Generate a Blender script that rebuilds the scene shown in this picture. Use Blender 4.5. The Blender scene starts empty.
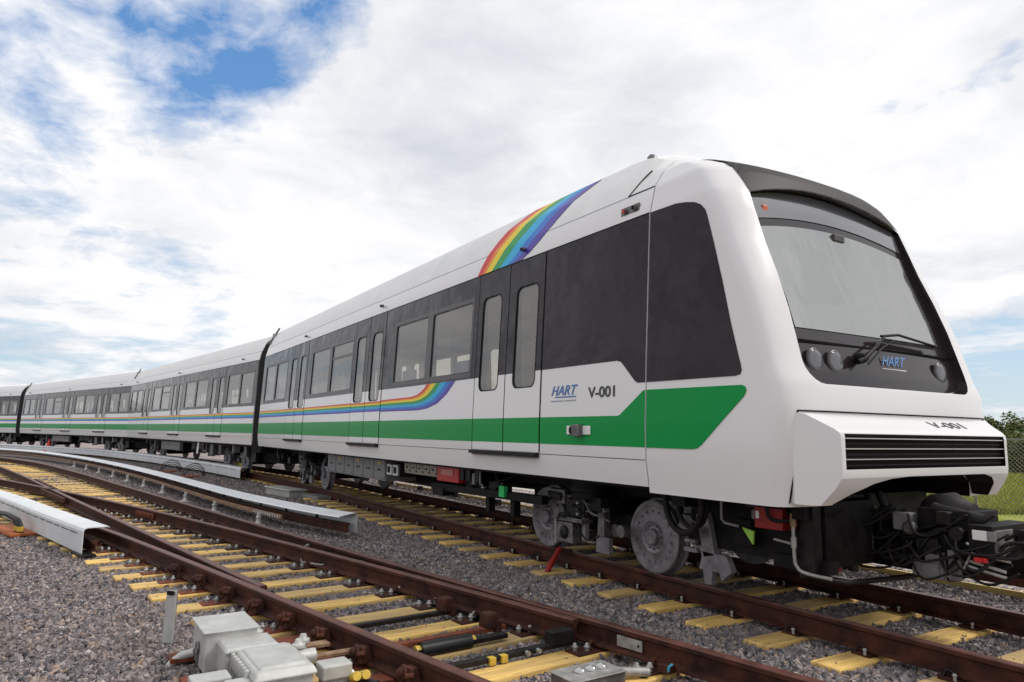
import bpy, bmesh, math, random
from mathutils import Vector, Matrix, Euler
R_ = math.radians
random.seed(7)
scene = bpy.context.scene
COL = scene.collection

# ------------------------------------------------------------------ camera, sky, sun, exposure
cam_d = bpy.data.cameras.new('camera'); cam = bpy.data.objects.new('camera', cam_d); COL.objects.link(cam)
cam_d.sensor_width = 36.0; cam_d.lens = 700.0/1024*36; cam_d.clip_start = .05; cam_d.clip_end = 3000
CX = (0.52233526, -0.10398341, -0.84637658); CY = (0.85261738, 0.08053044, 0.51629299); CZ = (0.01447318, -0.99131342, 0.13072195)
right = Vector((CX[0], CY[0], CZ[0])); down = Vector((CX[1], CY[1], CZ[1])); fwd = Vector((CX[2], CY[2], CZ[2]))
m = Matrix((right, -down, -fwd)).transposed().to_4x4(); m.translation = Vector((21.0667, -5.8875, 1.3891))
cam.matrix_world = m; scene.camera = cam
scene.view_settings.view_transform = 'Standard'; scene.view_settings.look = 'None'
scene.view_settings.gamma = 1.0; scene.view_settings.exposure = 0.05; scene.view_settings.use_curve_mapping = False

SUN_DIR = Vector((.35, .62, .78)).normalized()          # towards the sun: behind the train, high
elev = math.asin(SUN_DIR.z); az = math.atan2(SUN_DIR.x, SUN_DIR.y)
sd = bpy.data.lights.new('sun', 'SUN'); sun = bpy.data.objects.new('sun', sd); COL.objects.link(sun)
sd.energy = 2.0; sd.angle = R_(12); sd.color = (1, .95, .88)
sun.rotation_euler = (-SUN_DIR).to_track_quat('-Z', 'Y').to_euler()

W = bpy.data.worlds.new("World"); scene.world = W; W.use_nodes = True
nt = W.node_tree; N = nt.nodes; N.clear()
def nd(t, **k):
    n = nt.nodes.new(t)
    for a, b in k.items(): setattr(n, a, b)
    return n
def lk(a, b): nt.links.new(a, b)
def mth(op, a, b=None, c=None, clamp=False):
    n = nd('ShaderNodeMath', operation=op, use_clamp=clamp)
    for i, v in enumerate((a, b, c)):
        if v is None: continue
        if isinstance(v, (int, float)): n.inputs[i].default_value = v
        else: lk(v, n.inputs[i])
    return n.outputs[0]
def ramp(v, stops):
    n = nd('ShaderNodeValToRGB'); e = n.color_ramp.elements
    while len(e) < len(stops): e.new(.5)
    for i, (p, c) in enumerate(stops):
        e[i].position = p; e[i].color = (*c, 1) if len(c) == 3 else c
    lk(v, n.inputs[0]); return n.outputs[0]
def mixc(f, a, b, bt='MIX'):
    n = nd('ShaderNodeMix', data_type='RGBA', blend_type=bt)
    for s, v in ((0, f), (6, a), (7, b)):
        if isinstance(v, (int, float)): n.inputs[s].default_value = v
        elif isinstance(v, tuple): n.inputs[s].default_value = (*v, 1)
        else: lk(v, n.inputs[s])
    return n.outputs[2]
def vdot(v, d):
    n = nd('ShaderNodeVectorMath', operation='DOT_PRODUCT'); lk(v, n.inputs[0]); n.inputs[1].default_value = d; return n.outputs['Value']
tc = nd('ShaderNodeTexCoord'); D = tc.outputs['Generated']
sep = nd('ShaderNodeSeparateXYZ'); lk(D, sep.inputs[0])
zz = mth('ADD', mth('MAXIMUM', sep.outputs[2], 0.0), .16)
cmb = nd('ShaderNodeCombineXYZ'); lk(mth('DIVIDE', sep.outputs[0], zz), cmb.inputs[0]); lk(mth('DIVIDE', sep.outputs[1], zz), cmb.inputs[1])
def noise(v, sc, det, rough, dist=0., off=(0, 0, 0)):
    mp = nd('ShaderNodeMapping'); lk(v, mp.inputs[0]); mp.inputs['Location'].default_value = off
    n = nd('ShaderNodeTexNoise'); lk(mp.outputs[0], n.inputs['Vector'])
    n.inputs['Scale'].default_value = sc; n.inputs['Detail'].default_value = det; n.inputs['Roughness'].default_value = rough; n.inputs['Distortion'].default_value = dist
    return n.outputs[0]
n1 = noise(cmb.outputs[0], 1.1, 9, .56, .5, (3.1, 1.7, 0))
n2 = noise(cmb.outputs[0], 3.3, 8, .6, .4, (8.1, 2.7, 1))
n3 = noise(cmb.outputs[0], .8, 4, .5, .2, (1.3, 6.2, 4))
def blob(d, inner, outer):      # 1 inside the cone, 0 outside
    return mth('DIVIDE', mth('SUBTRACT', vdot(D, d), math.cos(outer)), math.cos(inner)-math.cos(outer), clamp=True)
def dirpix(u, v):
    c = right*(u-512)+down*(v-341)+fwd*700; return tuple(c.normalized())
hole = mth('MAXIMUM', mth('MAXIMUM', blob(dirpix(215, 45), .02, .18), mth('MULTIPLY', blob(dirpix(60, 0), .01, .20), .6)), mth('MULTIPLY', blob(dirpix(310, 0), .0, .10), .9))
low = mth('SUBTRACT', 1.0, mth('DIVIDE', sep.outputs[2], .27), clamp=True)      # near the horizon the deck thins to bluish
cov = mth('ADD', mth('MULTIPLY', n1, 1.0), mth('MULTIPLY', n2, .35))
n4 = noise(cmb.outputs[0], 9.0, 8, .65, .6, (2.1, 9.7, 3))
cov = mth('ADD', cov, mth('MULTIPLY', mth('SUBTRACT', n4, .5), .30))
cov = mth('SUBTRACT', mth('ADD', cov, .12), mth('MULTIPLY', hole, .36))
side = mth('MAXIMUM', mth('MULTIPLY', blob(dirpix(20, 250), .05, .38), .11), mth('MAXIMUM', mth('MULTIPLY', blob(dirpix(1040, 385), .02, .20), .22), mth('MULTIPLY', blob(dirpix(120, 350), .02, .22), .10)))
cov = mth('SUBTRACT', cov, side)
cov = mth('SUBTRACT', cov, mth('MULTIPLY', low, .20))
mask = ramp(cov, [(.40, (0, 0, 0)), (.60, (1, 1, 1))])
shade = mth('ADD', mth('MULTIPLY', n3, .62), mth('MULTIPLY', n2, .38))
ccol = ramp(shade, [(.30, (.62, .65, .71)), (.43, (.84, .86, .895)), (.545, (1.05, 1.05, 1.05))])
sky = nd('ShaderNodeTexSky', sky_type='NISHITA'); sky.sun_disc = False; sky.sun_elevation = elev; sky.sun_rotation = az
sky.air_density = 1.3; sky.dust_density = .6
skyb = ramp(sep.outputs[2], [(.0, (.66, .80, .95)), (.12, (.50, .71, .95)), (.40, (.14, .36, .78)), (1., (.05, .20, .55))])
skyc = mixc(.30, mixc(1.0, skyb, (9.5, 9.5, 9.5), 'MULTIPLY'), sky.outputs[0])
cl10 = mixc(1.0, ccol, (9.3, 9.3, 9.4), 'MULTIPLY')
out = mixc(mask, skyc, cl10)
bg = nd('ShaderNodeBackground'); lk(out, bg.inputs[0]); bg.inputs[1].default_value = .1
wo = nd('ShaderNodeOutputWorld'); lk(bg.outputs[0], wo.inputs[0])

# ------------------------------------------------------------------ materials
MATS = {}
def mat(name, col, rough=.5, metal=0., var=0., vscale=6., col2=None, bump=0., bscale=30., coat=0., ior=None, spec=.5):
    if name in MATS: return MATS[name]
    global nt
    M = bpy.data.materials.new(name); M.use_nodes = True; MATS[name] = M
    nt = M.node_tree; p = nt.nodes['Principled BSDF']
    p.inputs['Base Color'].default_value = (*col, 1); p.inputs['Roughness'].default_value = rough; p.inputs['Metallic'].default_value = metal
    if coat: p.inputs['Coat Weight'].default_value = coat; p.inputs['Coat Roughness'].default_value = .04
    if ior: p.inputs['IOR'].default_value = ior
    p.inputs['Specular IOR Level'].default_value = spec
    if var or col2 or bump:
        t = nd('ShaderNodeTexCoord')
    if var or col2:
        v = noise(t.outputs['Object'], vscale, 6, .62, .2)
        c2 = col2 or tuple(min(1, c*(1-var)) for c in col); c1 = col if col2 else tuple(min(1, c*(1+var)) for c in col)
        lk(ramp(v, [(.36, c2), (.64, c1)]), p.inputs['Base Color'])
        r = nd('ShaderNodeMapRange'); lk(v, r.inputs[0]); r.inputs[1].default_value = .3; r.inputs[2].default_value = .7
        r.inputs[3].default_value = max(.02, rough*.8); r.inputs[4].default_value = min(1, rough*1.2); lk(r.outputs[0], p.inputs['Roughness'])
    if bump:
        v = noise(t.outputs['Object'], bscale, 5, .6)
        b = nd('ShaderNodeBump'); b.inputs['Strength'].default_value = bump; b.inputs['Distance'].default_value = .01
        lk(v, b.inputs['Height']); lk(b.outputs[0], p.inputs['Normal'])
    return M
white = mat('white_paint', (.735, .722, .735), .20)
whiteroof = mat('roof_paint', (.76, .755, .76), .42, 0, .06, 2.5)
green = mat('green_vinyl', (.0, .27, .055), .3, spec=.16)
black = mat('band_black', (.012, .0055, .013), .04, ior=1.5, spec=.26)
rubber = mat('rubber', (.012, .010, .011), .6, 0, .3, 9, spec=.25)
seam = mat('seam_black', (.006, .005, .006), .8, spec=.1)
frit = mat('frit_black', (.022, .016, .019), .14)
frame_grey = mat('window_frame_grey', (.045, .036, .042), .35)
panel_grey = mat('hood_grey', (.016, .012, .013), .5, spec=.12)
inner = mat('interior_light', (.86, .85, .82), .7)
floor_m = mat('interior_floor', (.12, .12, .13), .7)
seat_m = mat('seat_blue', (.08, .14, .22), .6)
yellow_m = mat('yellow_paint', (.58, .40, .05), .5, 0, .15, 20)
silver = mat('silver', (.55, .55, .56), .3, 1.)
steel = mat('dull_steel', (.15, .14, .145), .45, .6, .35, 14)
wheel_m = mat('wheel_grey', (.24, .225, .25), .42, .15, 0, 9, col2=(.13, .12, .13), bump=.25, bscale=25)
dark = mat('chassis_black', (.0075, .006, .0065), .6, 0, .5, 8, spec=.18)
dark2 = mat('chassis_dark', (.012, .0095, .010), .5, 0, .5, 11, spec=.25)
greyeq = mat('equipment_grey', (.22, .215, .22), .5, .1, .1, 8)
beige = mat('equipment_beige', (.36, .33, .28), .55, 0, .1, 8)
nt = black.node_tree; t = nd('ShaderNodeTexCoord'); v = noise(t.outputs['Object'], 1.1, 3, .5); b = nd('ShaderNodeBump'); b.inputs['Strength'].default_value = .5; b.inputs['Distance'].default_value = .09
lk(v, b.inputs['Height']); lk(b.outputs[0], nt.nodes['Principled BSDF'].inputs['Normal'])
red = mat('red_paint', (.55, .02, .02), .4, 0, .1, 10)
darkred = mat('dark_red', (.26, .012, .010), .6, 0, .3, 10)
ltgreen = mat('green_tag', (.02, .55, .14), .5)
lime = mat('lime_tag', (.32, .60, .08), .5)
whitep = mat('white_plastic', (.75, .75, .74), .5)
blue_t = mat('text_blue', (.05, .16, .42), .4)
grey_t = mat('text_grey', (.30, .34, .40), .4)
dark_t = mat('text_dark', (.03, .028, .035), .4)
RB = [mat('rainbow_red', (.62, .008, .012), .35, spec=.3), mat('rainbow_orange', (.80, .20, .005), .35, spec=.3), mat('rainbow_yellow', (.82, .62, .0), .35, spec=.3),
      mat('rainbow_green', (.0, .30, .06), .35, spec=.3), mat('rainbow_cyan', (.0, .40, .70), .35, spec=.3), mat('rainbow_blue', (.01, .16, .60), .35, spec=.3), mat('rainbow_violet', (.07, .04, .36), .35, spec=.3)]
rust = mat('rail_rust', (.082, .026, .014), .75, 0, 0, 5, col2=(.020, .0065, .006), bump=.3, bscale=60, spec=.25)
railtop = mat('rail_head', (.125, .050, .038), .45, .25, .3, 5, spec=.35)
rustred = mat('rust_orange', (.22, .048, .016), .8, 0, 0, 18, col2=(.09, .022, .012), bump=.3, bscale=70)
galv = mat('galvanised', (.33, .32, .31), .5, .4, .25, 12)
alu = mat('cover_aluminium', (.66, .68, .70), .42, .10, .06, 3)
concrete = mat('concrete', (.30, .26, .20), .85, 0, .12, 4, bump=.2)
boxgrey = mat('box_grey', (.48, .48, .46), .45, .3, .10, 9, bump=.1, bscale=50)
cable = mat('cable_black', (.008, .008, .009), .45, spec=.35)
orange_m = mat('orange_plate', (.50, .13, .03), .7, 0, 0, 14, col2=(.24, .06, .02))
cone_m = mat('cone_red', (.75, .04, .03), .5)
tan = mat('tan_bar', (.30, .20, .12), .7, 0, 0, 9, col2=(.14, .06, .03))

def glass_mat(name, tint, refl, colr=(1, 1, 1), rough=.02, pane_haze=.10):
    global nt
    M = bpy.data.materials.new(name); M.use_nodes = True; nt = M.node_tree; nt.nodes.clear(); MATS[name] = M
    tr = nd('ShaderNodeBsdfTransparent'); tr.inputs[0].default_value = (*tint, 1)
    gl = nd('ShaderNodeBsdfGlossy'); gl.inputs[0].default_value = (*colr, 1); gl.inputs[1].default_value = rough
    fr = nd('ShaderNodeFresnel'); fr.inputs[0].default_value = 1.5
    ge = nd('ShaderNodeNewGeometry'); mx = nd('ShaderNodeMixShader'); lk(mth('MULTIPLY', mth('ADD', fr.outputs[0], refl, clamp=True), mth('SUBTRACT', 1.0, ge.outputs['Backfacing'])), mx.inputs[0])
    lk(tr.outputs[0], mx.inputs[1]); lk(gl.outputs[0], mx.inputs[2])
    d = nd('ShaderNodeBsdfDiffuse'); d.inputs[0].default_value = (.40, .39, .37, 1)
    m2 = nd('ShaderNodeMixShader'); m2.inputs[0].default_value = pane_haze; lk(mx.outputs[0], m2.inputs[1]); lk(d.outputs[0], m2.inputs[2])  # even grey haze mixed in so the panes look brighter
    o = nd('ShaderNodeOutputMaterial'); lk(m2.outputs[0], o.inputs[0]); return M
pane_m = glass_mat('tinted_pane', (.87, .855, .82), .05)
# windscreen: coated glass, reflects a good part of the sky
wsm = bpy.data.materials.new('windscreen_glass'); wsm.use_nodes = True; nt = wsm.node_tree; nt.nodes.clear()
gl = nd('ShaderNodeBsdfGlossy'); gl.inputs[0].default_value = (.86, .88, .86, 1); gl.inputs[1].default_value = .10
df = nd('ShaderNodeBsdfDiffuse'); df.inputs[0].default_value = (.10, .10, .095, 1)
mx = nd('ShaderNodeMixShader'); mx.inputs[0].default_value = .42; lk(df.outputs[0], mx.inputs[1]); lk(gl.outputs[0], mx.inputs[2])
t = nd('ShaderNodeTexCoord'); mp = nd('ShaderNodeMapping'); lk(t.outputs['Object'], mp.inputs[0]); mp.inputs['Scale'].default_value = (1, 1, .35)
nz = nd('ShaderNodeTexNoise'); lk(mp.outputs[0], nz.inputs[0]); nz.inputs['Scale'].default_value = 1.6; nz.inputs['Detail'].default_value = 3
b = nd('ShaderNodeBump'); b.inputs['Strength'].default_value = .6; b.inputs['Distance'].default_value = .045; lk(nz.outputs[0], b.inputs['Height']); lk(b.outputs[0], gl.inputs['Normal'])
o = nd('ShaderNodeOutputMaterial'); lk(mx.outputs[0], o.inputs[0])
lampglass = mat('lamp_glass', (.13, .135, .15), .12)

# sleepers: yellow synthetic timber with grain and grime
tie_m = bpy.data.materials.new('sleeper_yellow'); tie_m.use_nodes = True; nt = tie_m.node_tree; p = nt.nodes['Principled BSDF']
t = nd('ShaderNodeTexCoord'); oi = nd('ShaderNodeObjectInfo')
mp = nd('ShaderNodeMapping'); lk(t.outputs['Object'], mp.inputs[0]); mp.inputs['Scale'].default_value = (14, 1.4, 14)
loc = nd('ShaderNodeCombineXYZ'); lk(mth('MULTIPLY', oi.outputs['Random'], 40), loc.inputs[1]); lk(loc.outputs[0], mp.inputs['Location'])
g1 = noise(mp.outputs[0], 2.2, 6, .65); g2 = noise(mp.outputs[0], .55, 4, .6, .6, (5, 5, 5))
c1 = ramp(g1, [(.3, (.50, .31, .08)), (.52, (.82, .53, .155)), (.75, (.90, .66, .27))])
c2 = mixc(ramp(g2, [(.48, (0, 0, 0)), (.68, (.8, .8, .8))]), c1, (.27, .18, .09))
c3 = mixc(mth('MULTIPLY', mth('POWER', oi.outputs['Random'], 2.0), .75), c2, (.42, .30, .15))
lk(c3, p.inputs['Base Color']); p.inputs['Roughness'].default_value = .75
b = nd('ShaderNodeBump'); b.inputs['Strength'].default_value = .4; b.inputs['Distance'].default_value = .006; lk(g1, b.inputs['Height']); lk(b.outputs[0], p.inputs['Normal'])

def stone_mat(name, inst, light=1.):
    global nt
    M = bpy.data.materials.new(name); M.use_nodes = True; nt = M.node_tree; p = nt.nodes['Principled BSDF']; p.inputs['Roughness'].default_value = .85
    t = nd('ShaderNodeTexCoord'); L = lambda c: tuple(x*light*q for x, q in zip(c, (1.0, .985, .99)))
    st = [(0., L((.070, .064, .070))), (.3, L((.150, .136, .143))), (.6, L((.22, .195, .20))), (.82, L((.32, .285, .28))), (.94, L((.34, .24, .17))), (1., L((.48, .46, .44)))]
    if inst:
        oi = nd('ShaderNodeObjectInfo'); c = ramp(oi.outputs['Random'], st)
        c = mixc(ramp(noise(oi.outputs['Location'], .9, 5, .65), [(.50, (0, 0, 0)), (.68, (.55, .55, .55))]), c, (.21, .175, .155))
        v = noise(t.outputs['Object'], 3, 4, .6); c = mixc(.35, c, ramp(v, [(.35, (.35, .33, .33)), (.65, (1, 1, 1))]), 'MULTIPLY')
    else:
        mp = nd('ShaderNodeMapping'); lk(t.outputs['Object'], mp.inputs[0])
        vo = nd('ShaderNodeTexVoronoi'); lk(mp.outputs[0], vo.inputs['Vector']); vo.inputs['Scale'].default_value = 19
        sp = nd('ShaderNodeSeparateColor'); lk(vo.outputs['Color'], sp.inputs[0]); c = ramp(sp.outputs[0], st)
        c = mixc(.85, c, ramp(vo.outputs['Distance'], [(.25, (1, 1, 1)), (.62, (.22, .2, .2))]), 'MULTIPLY')
        big = noise(t.outputs['Object'], .35, 5, .6); c = mixc(.5, c, ramp(big, [(.35, (.7, .68, .68)), (.65, (1.15, 1.08, 1.0))]), 'MULTIPLY')
        b = nd('ShaderNodeBump'); b.inputs['Strength'].default_value = .9; b.inputs['Distance'].default_value = .025; b.invert = True
        lk(vo.outputs['Distance'], b.inputs['Height']); lk(b.outputs[0], p.inputs['Normal'])
    lk(c, p.inputs['Base Color']); return M
stone_i = stone_mat('ballast_stone', True, 1.2); stone_g = stone_mat('ballast_bed', False, 1.0); gravel_far = stone_mat('gravel_sunlit', False, 2.4)  # far gravel is the same stone, with sunlight put into its lighter colour

# ------------------------------------------------------------------ mesh helpers
class MB:
    def __init__(s): s.v = []; s.f = []; s.m = []; s.ms = []; s.sm = []
    def mi(s, m):
        if m not in s.ms: s.ms.append(m)
        return s.ms.index(m)
    def add(s, vs, fs, m, smooth=False):
        o = len(s.v); s.v += [tuple(v) for v in vs]; k = s.mi(m)
        for f in fs: s.f.append([o+i for i in f]); s.m.append(k); s.sm.append(smooth)
    def box(s, c, d, m, rot=None, taper=1.):
        c = Vector(c); vs = []
        for z in (-1, 1):
            for y in (-1, 1):
                for x in (-1, 1):
                    t = taper if z > 0 else 1.
                    p = Vector((x*d[0]/2*t, y*d[1]/2*t, z*d[2]/2))
                    if rot is not None: p = (rot if isinstance(rot, Matrix) else Matrix.Rotation(rot, 3, 'Z')) @ p
                    vs.append(c+p)
        s.add(vs, [(0, 2, 3, 1), (4, 5, 7, 6), (0, 1, 5, 4), (2, 6, 7, 3), (0, 4, 6, 2), (1, 3, 7, 5)], m)
    def bar(s, a, b, w, h, m, up=(0, 0, 1)):
        a = Vector(a); b = Vector(b); x = (b-a).normalized(); y = Vector(up).cross(x)
        if y.length < 1e-4: y = Vector((0, 1, 0)).cross(x)
        y.normalize(); z = x.cross(y)
        vs = [p+y*w/2*sy+z*h/2*sz for p in (a, b) for sy, sz in ((-1, -1), (1, -1), (1, 1), (-1, 1))]
        s.add(vs, [(0, 3, 2, 1), (4, 5, 6, 7), (0, 1, 5, 4), (1, 2, 6, 5), (2, 3, 7, 6), (3, 0, 4, 7)], m)
    def tube(s, pts, r, m, seg=8, caps=True):
        pts = [Vector(p) for p in pts]; n = len(pts); vs = []; prev = None
        for i, p in enumerate(pts):
            t = (pts[min(i+1, n-1)]-pts[max(i-1, 0)]).normalized()
            if prev is None:
                a = Vector((0, 0, 1)) if abs(t.z) < .9 else Vector((1, 0, 0)); u = t.cross(a).normalized()
            else: u = (prev-t*prev.dot(t)).normalized()
            prev = u; w = t.cross(u); rr = r[i] if isinstance(r, (list, tuple)) else r
            vs += [p+(u*math.cos(2*math.pi*k/seg)+w*math.sin(2*math.pi*k/seg))*rr for k in range(seg)]
        fs = [(i*seg+k, i*seg+(k+1) % seg, (i+1)*seg+(k+1) % seg, (i+1)*seg+k) for i in range(n-1) for k in range(seg)]
        s.add(vs, fs, m, True)
        if caps: s.add(vs[:seg], [tuple(range(seg))[::-1]], m); s.add(vs[-seg:], [tuple(range(seg))], m)
    def hose(s, pts, r, m, seg=8):
        P = [Vector(p) for p in pts]; out = []
        for i in range(len(P)-1):
            p0, p1, p2, p3 = P[max(i-1, 0)], P[i], P[i+1], P[min(i+2, len(P)-1)]
            for k in range(5):
                t = k/5; out.append(.5*((2*p1)+(-p0+p2)*t+(2*p0-5*p1+4*p2-p3)*t*t+(-p0+3*p1-3*p2+p3)*t**3))
        s.tube(out+[P[-1]], r, m, seg)
    def cyl(s, a, b, r, m, seg=16, r2=None): s.tube([a, b], [r, r if r2 is None else r2], m, seg)
    def lathe(s, o, ax, prof, m, seg=32, smooth=True):
        o = Vector(o); ax = Vector(ax).normalized(); a = Vector((0, 0, 1)) if abs(ax.z) < .9 else Vector((1, 0, 0)); u = ax.cross(a).normalized(); w = ax.cross(u)
        vs = [o+ax*t+(u*math.cos(2*math.pi*k/seg)+w*math.sin(2*math.pi*k/seg))*max(r, .0005) for t, r in prof for k in range(seg)]
        n = len(prof); fs = [(i*seg+k, i*seg+(k+1) % seg, (i+1)*seg+(k+1) % seg, (i+1)*seg+k) for i in range(n-1) for k in range(seg)]
        s.add(vs, fs, m, smooth)
        s.add(vs[:seg], [tuple(range(seg))[::-1]], m); s.add(vs[-seg:], [tuple(range(seg))], m)
    def torus(s, c, n, R, r, m, a0=0, a1=360, seg=24):
        c = Vector(c); n = Vector(n).normalized(); a = Vector((0, 0, 1)) if abs(n.z) < .9 else Vector((1, 0, 0)); u = n.cross(a).normalized(); w = n.cross(u)
        s.tube([c+(u*math.cos(R_(a0+(a1-a0)*i/seg))+w*math.sin(R_(a0+(a1-a0)*i/seg)))*R for i in range(seg+1)], r, m, 8)
    def prism(s, poly, a, b, m, axis=0):
        """poly of 2D points extruded along axis from a to b"""
        n = len(poly)
        def P(t, q):
            return {0: (t, q[0], q[1]), 1: (q[0], t, q[1]), 2: (q[0], q[1], t)}[axis]
        vs = [P(a, q) for q in poly]+[P(b, q) for q in poly]
        s.add(vs, [tuple(range(n))[::-1], tuple(range(n, 2*n))]+[(i, (i+1) % n, n+(i+1) % n, n+i) for i in range(n)], m)
    def build(s, name, parent=None, bevel=0., smooth=None, fix=True, loc=None):
        me = bpy.data.meshes.new(name); me.from_pydata(s.v, [], s.f)
        for mm in s.ms: me.materials.append(mm)
        me.polygons.foreach_set('material_index', s.m); me.polygons.foreach_set('use_smooth', s.sm)
        if fix:
            bm = bmesh.new(); bm.from_mesh(me); bmesh.ops.recalc_face_normals(bm, faces=bm.faces); bm.to_mesh(me); bm.free()
        if smooth:
            me.polygons.foreach_set('use_smooth', [True]*len(me.polygons)); me.set_sharp_from_angle(angle=R_(smooth))
        o = bpy.data.objects.new(name, me); COL.objects.link(o); o.parent = parent
        if loc: o.location = loc
        if bevel:
            md = o.modifiers.new('b', 'BEVEL'); md.width = bevel; md.segments = 2; md.limit_method = 'ANGLE'; md.angle_limit = R_(40)
        return o
def empty(name, loc=(0, 0, 0), rz=0., parent=None):
    o = bpy.data.objects.new(name, None); COL.objects.link(o); o.location = loc; o.rotation_euler = (0, 0, rz); o.parent = parent; o.empty_display_size = .3; return o
def tag(o, label, cat, group=None, kind=None):
    if label: o['label'] = label
    if cat: o['category'] = cat
    if group: o['group'] = group
    if kind: o['kind'] = kind
    return o
def children(o): return [c for c in bpy.data.objects if c.parent == o]
def copy_tree(o, parent=None):
    c = o.copy(); COL.objects.link(c); c.parent = parent
    for ch in list(o.children): copy_tree(ch, c)
    return c
def boolean(o, cutters):
    """cut the meshes in cutters out of o, and bake the result"""
    for c in cutters:
        md = o.modifiers.new('c', 'BOOLEAN'); md.operation = 'DIFFERENCE'; md.object = c; md.solver = 'EXACT'
        try: md.material_mode = 'TRANSFER'
        except Exception: pass
    bpy.context.view_layer.update()
    dg = bpy.context.evaluated_depsgraph_get(); me = bpy.data.meshes.new_from_object(o.evaluated_get(dg))
    o.modifiers.clear(); o.data = me
def kill(*os):
    for o in os: bpy.data.objects.remove(o, do_unlink=True)
def catmull(pts, step=.5):
    pts = [Vector((*p, 0)) for p in pts]; out = []
    for i in range(len(pts)-1):
        p0 = pts[max(i-1, 0)]; p1 = pts[i]; p2 = pts[i+1]; p3 = pts[min(i+2, len(pts)-1)]
        n = max(1, int((p2-p1).length/step))
        for k in range(n):
            t = k/n; out.append(.5*((2*p1)+(-p0+p2)*t+(2*p0-5*p1+4*p2-p3)*t*t+(-p0+3*p1-3*p2+p3)*t**3))
    out.append(pts[-1]); return [(v.x, v.y) for v in out]
def offset(path, d):
    out = []
    for i, p in enumerate(path):
        a = Vector(path[max(i-1, 0)]); b = Vector(path[min(i+1, len(path)-1)]); t = (b-a).normalized()
        if t.x > 0: t = -t
        nrm = Vector((t.y, -t.x))          # towards +y
        out.append((p[0]+nrm.x*d, p[1]+nrm.y*d))
    return out
def y_at(path, x):
    for a, b in zip(path, path[1:]):
        if (a[0]-x)*(b[0]-x) <= 0 and a[0] != b[0]: return a[1]+(b[1]-a[1])*(x-a[0])/(b[0]-a[0])
    return None
def sweep(mb, path, prof, matf, z0=0., caps=True):
    """prof: closed polygon of (lateral, z); matf(i) material of each profile edge"""
    n = len(prof); rings = []
    for d, z in prof: rings.append([(p[0], p[1], z+z0) for p in offset(path, d)])
    K = len(path)
    for j in range(n):
        a = rings[j]; b_ = rings[(j+1) % n]; vs = a+b_
        mb.add(vs, [(i, i+1, K+i+1, K+i) for i in range(K-1)], matf(j))
    if caps:
        for e in (0, K-1): mb.add([rings[j][e] for j in range(n)], [tuple(range(n))], matf(99))

# ------------------------------------------------------------------ ground
def sheet(name, poly, z, m):
    mb = MB(); mb.add([(x, y, z) for x, y in poly], [tuple(range(len(poly)))], m); return mb.build(name, fix=False)
dirt = mat('dirt', (.20, .17, .13), .95, 0, 0, .6, col2=(.12, .105, .085), bump=.5, bscale=8)
grassg = mat('grass_ground', (.20, .25, .015), .95, 0, 0, 1.3, col2=(.27, .27, .04), bump=.6, bscale=18)
tag(sheet('ground', [(-900, -900), (900, -900), (900, 900), (-900, 900)], -.27, dirt), None, None, kind='structure')
tag(sheet('ballast_bed', [(-70, -60), (40, -60), (40, 2.9), (-2, 2.9), (-20, .6), (-45, -9), (-70, -30)], -.246, stone_g), None, None, kind='structure')
tag(sheet('gravel_yard', [(-70, -30), (-45, -9), (-20, .6), (-2, 2.9), (40, 2.9), (40, 5.2), (-70, 5.2)], -.242, gravel_far), None, None, kind='structure')
tag(sheet('service_path', [(-60, 5.2), (60, 5.2), (60, 8.2), (-60, 8.2)], -.236, mat('path_concrete', (.44, .41, .35), .9, 0, .15, 1.5, bump=.3)), None, None, kind='structure')
tag(sheet('grass_field', [(-300, 8.2), (300, 8.2), (300, 300), (-300, 300)], -.232, grassg), None, None, kind='structure')

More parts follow.
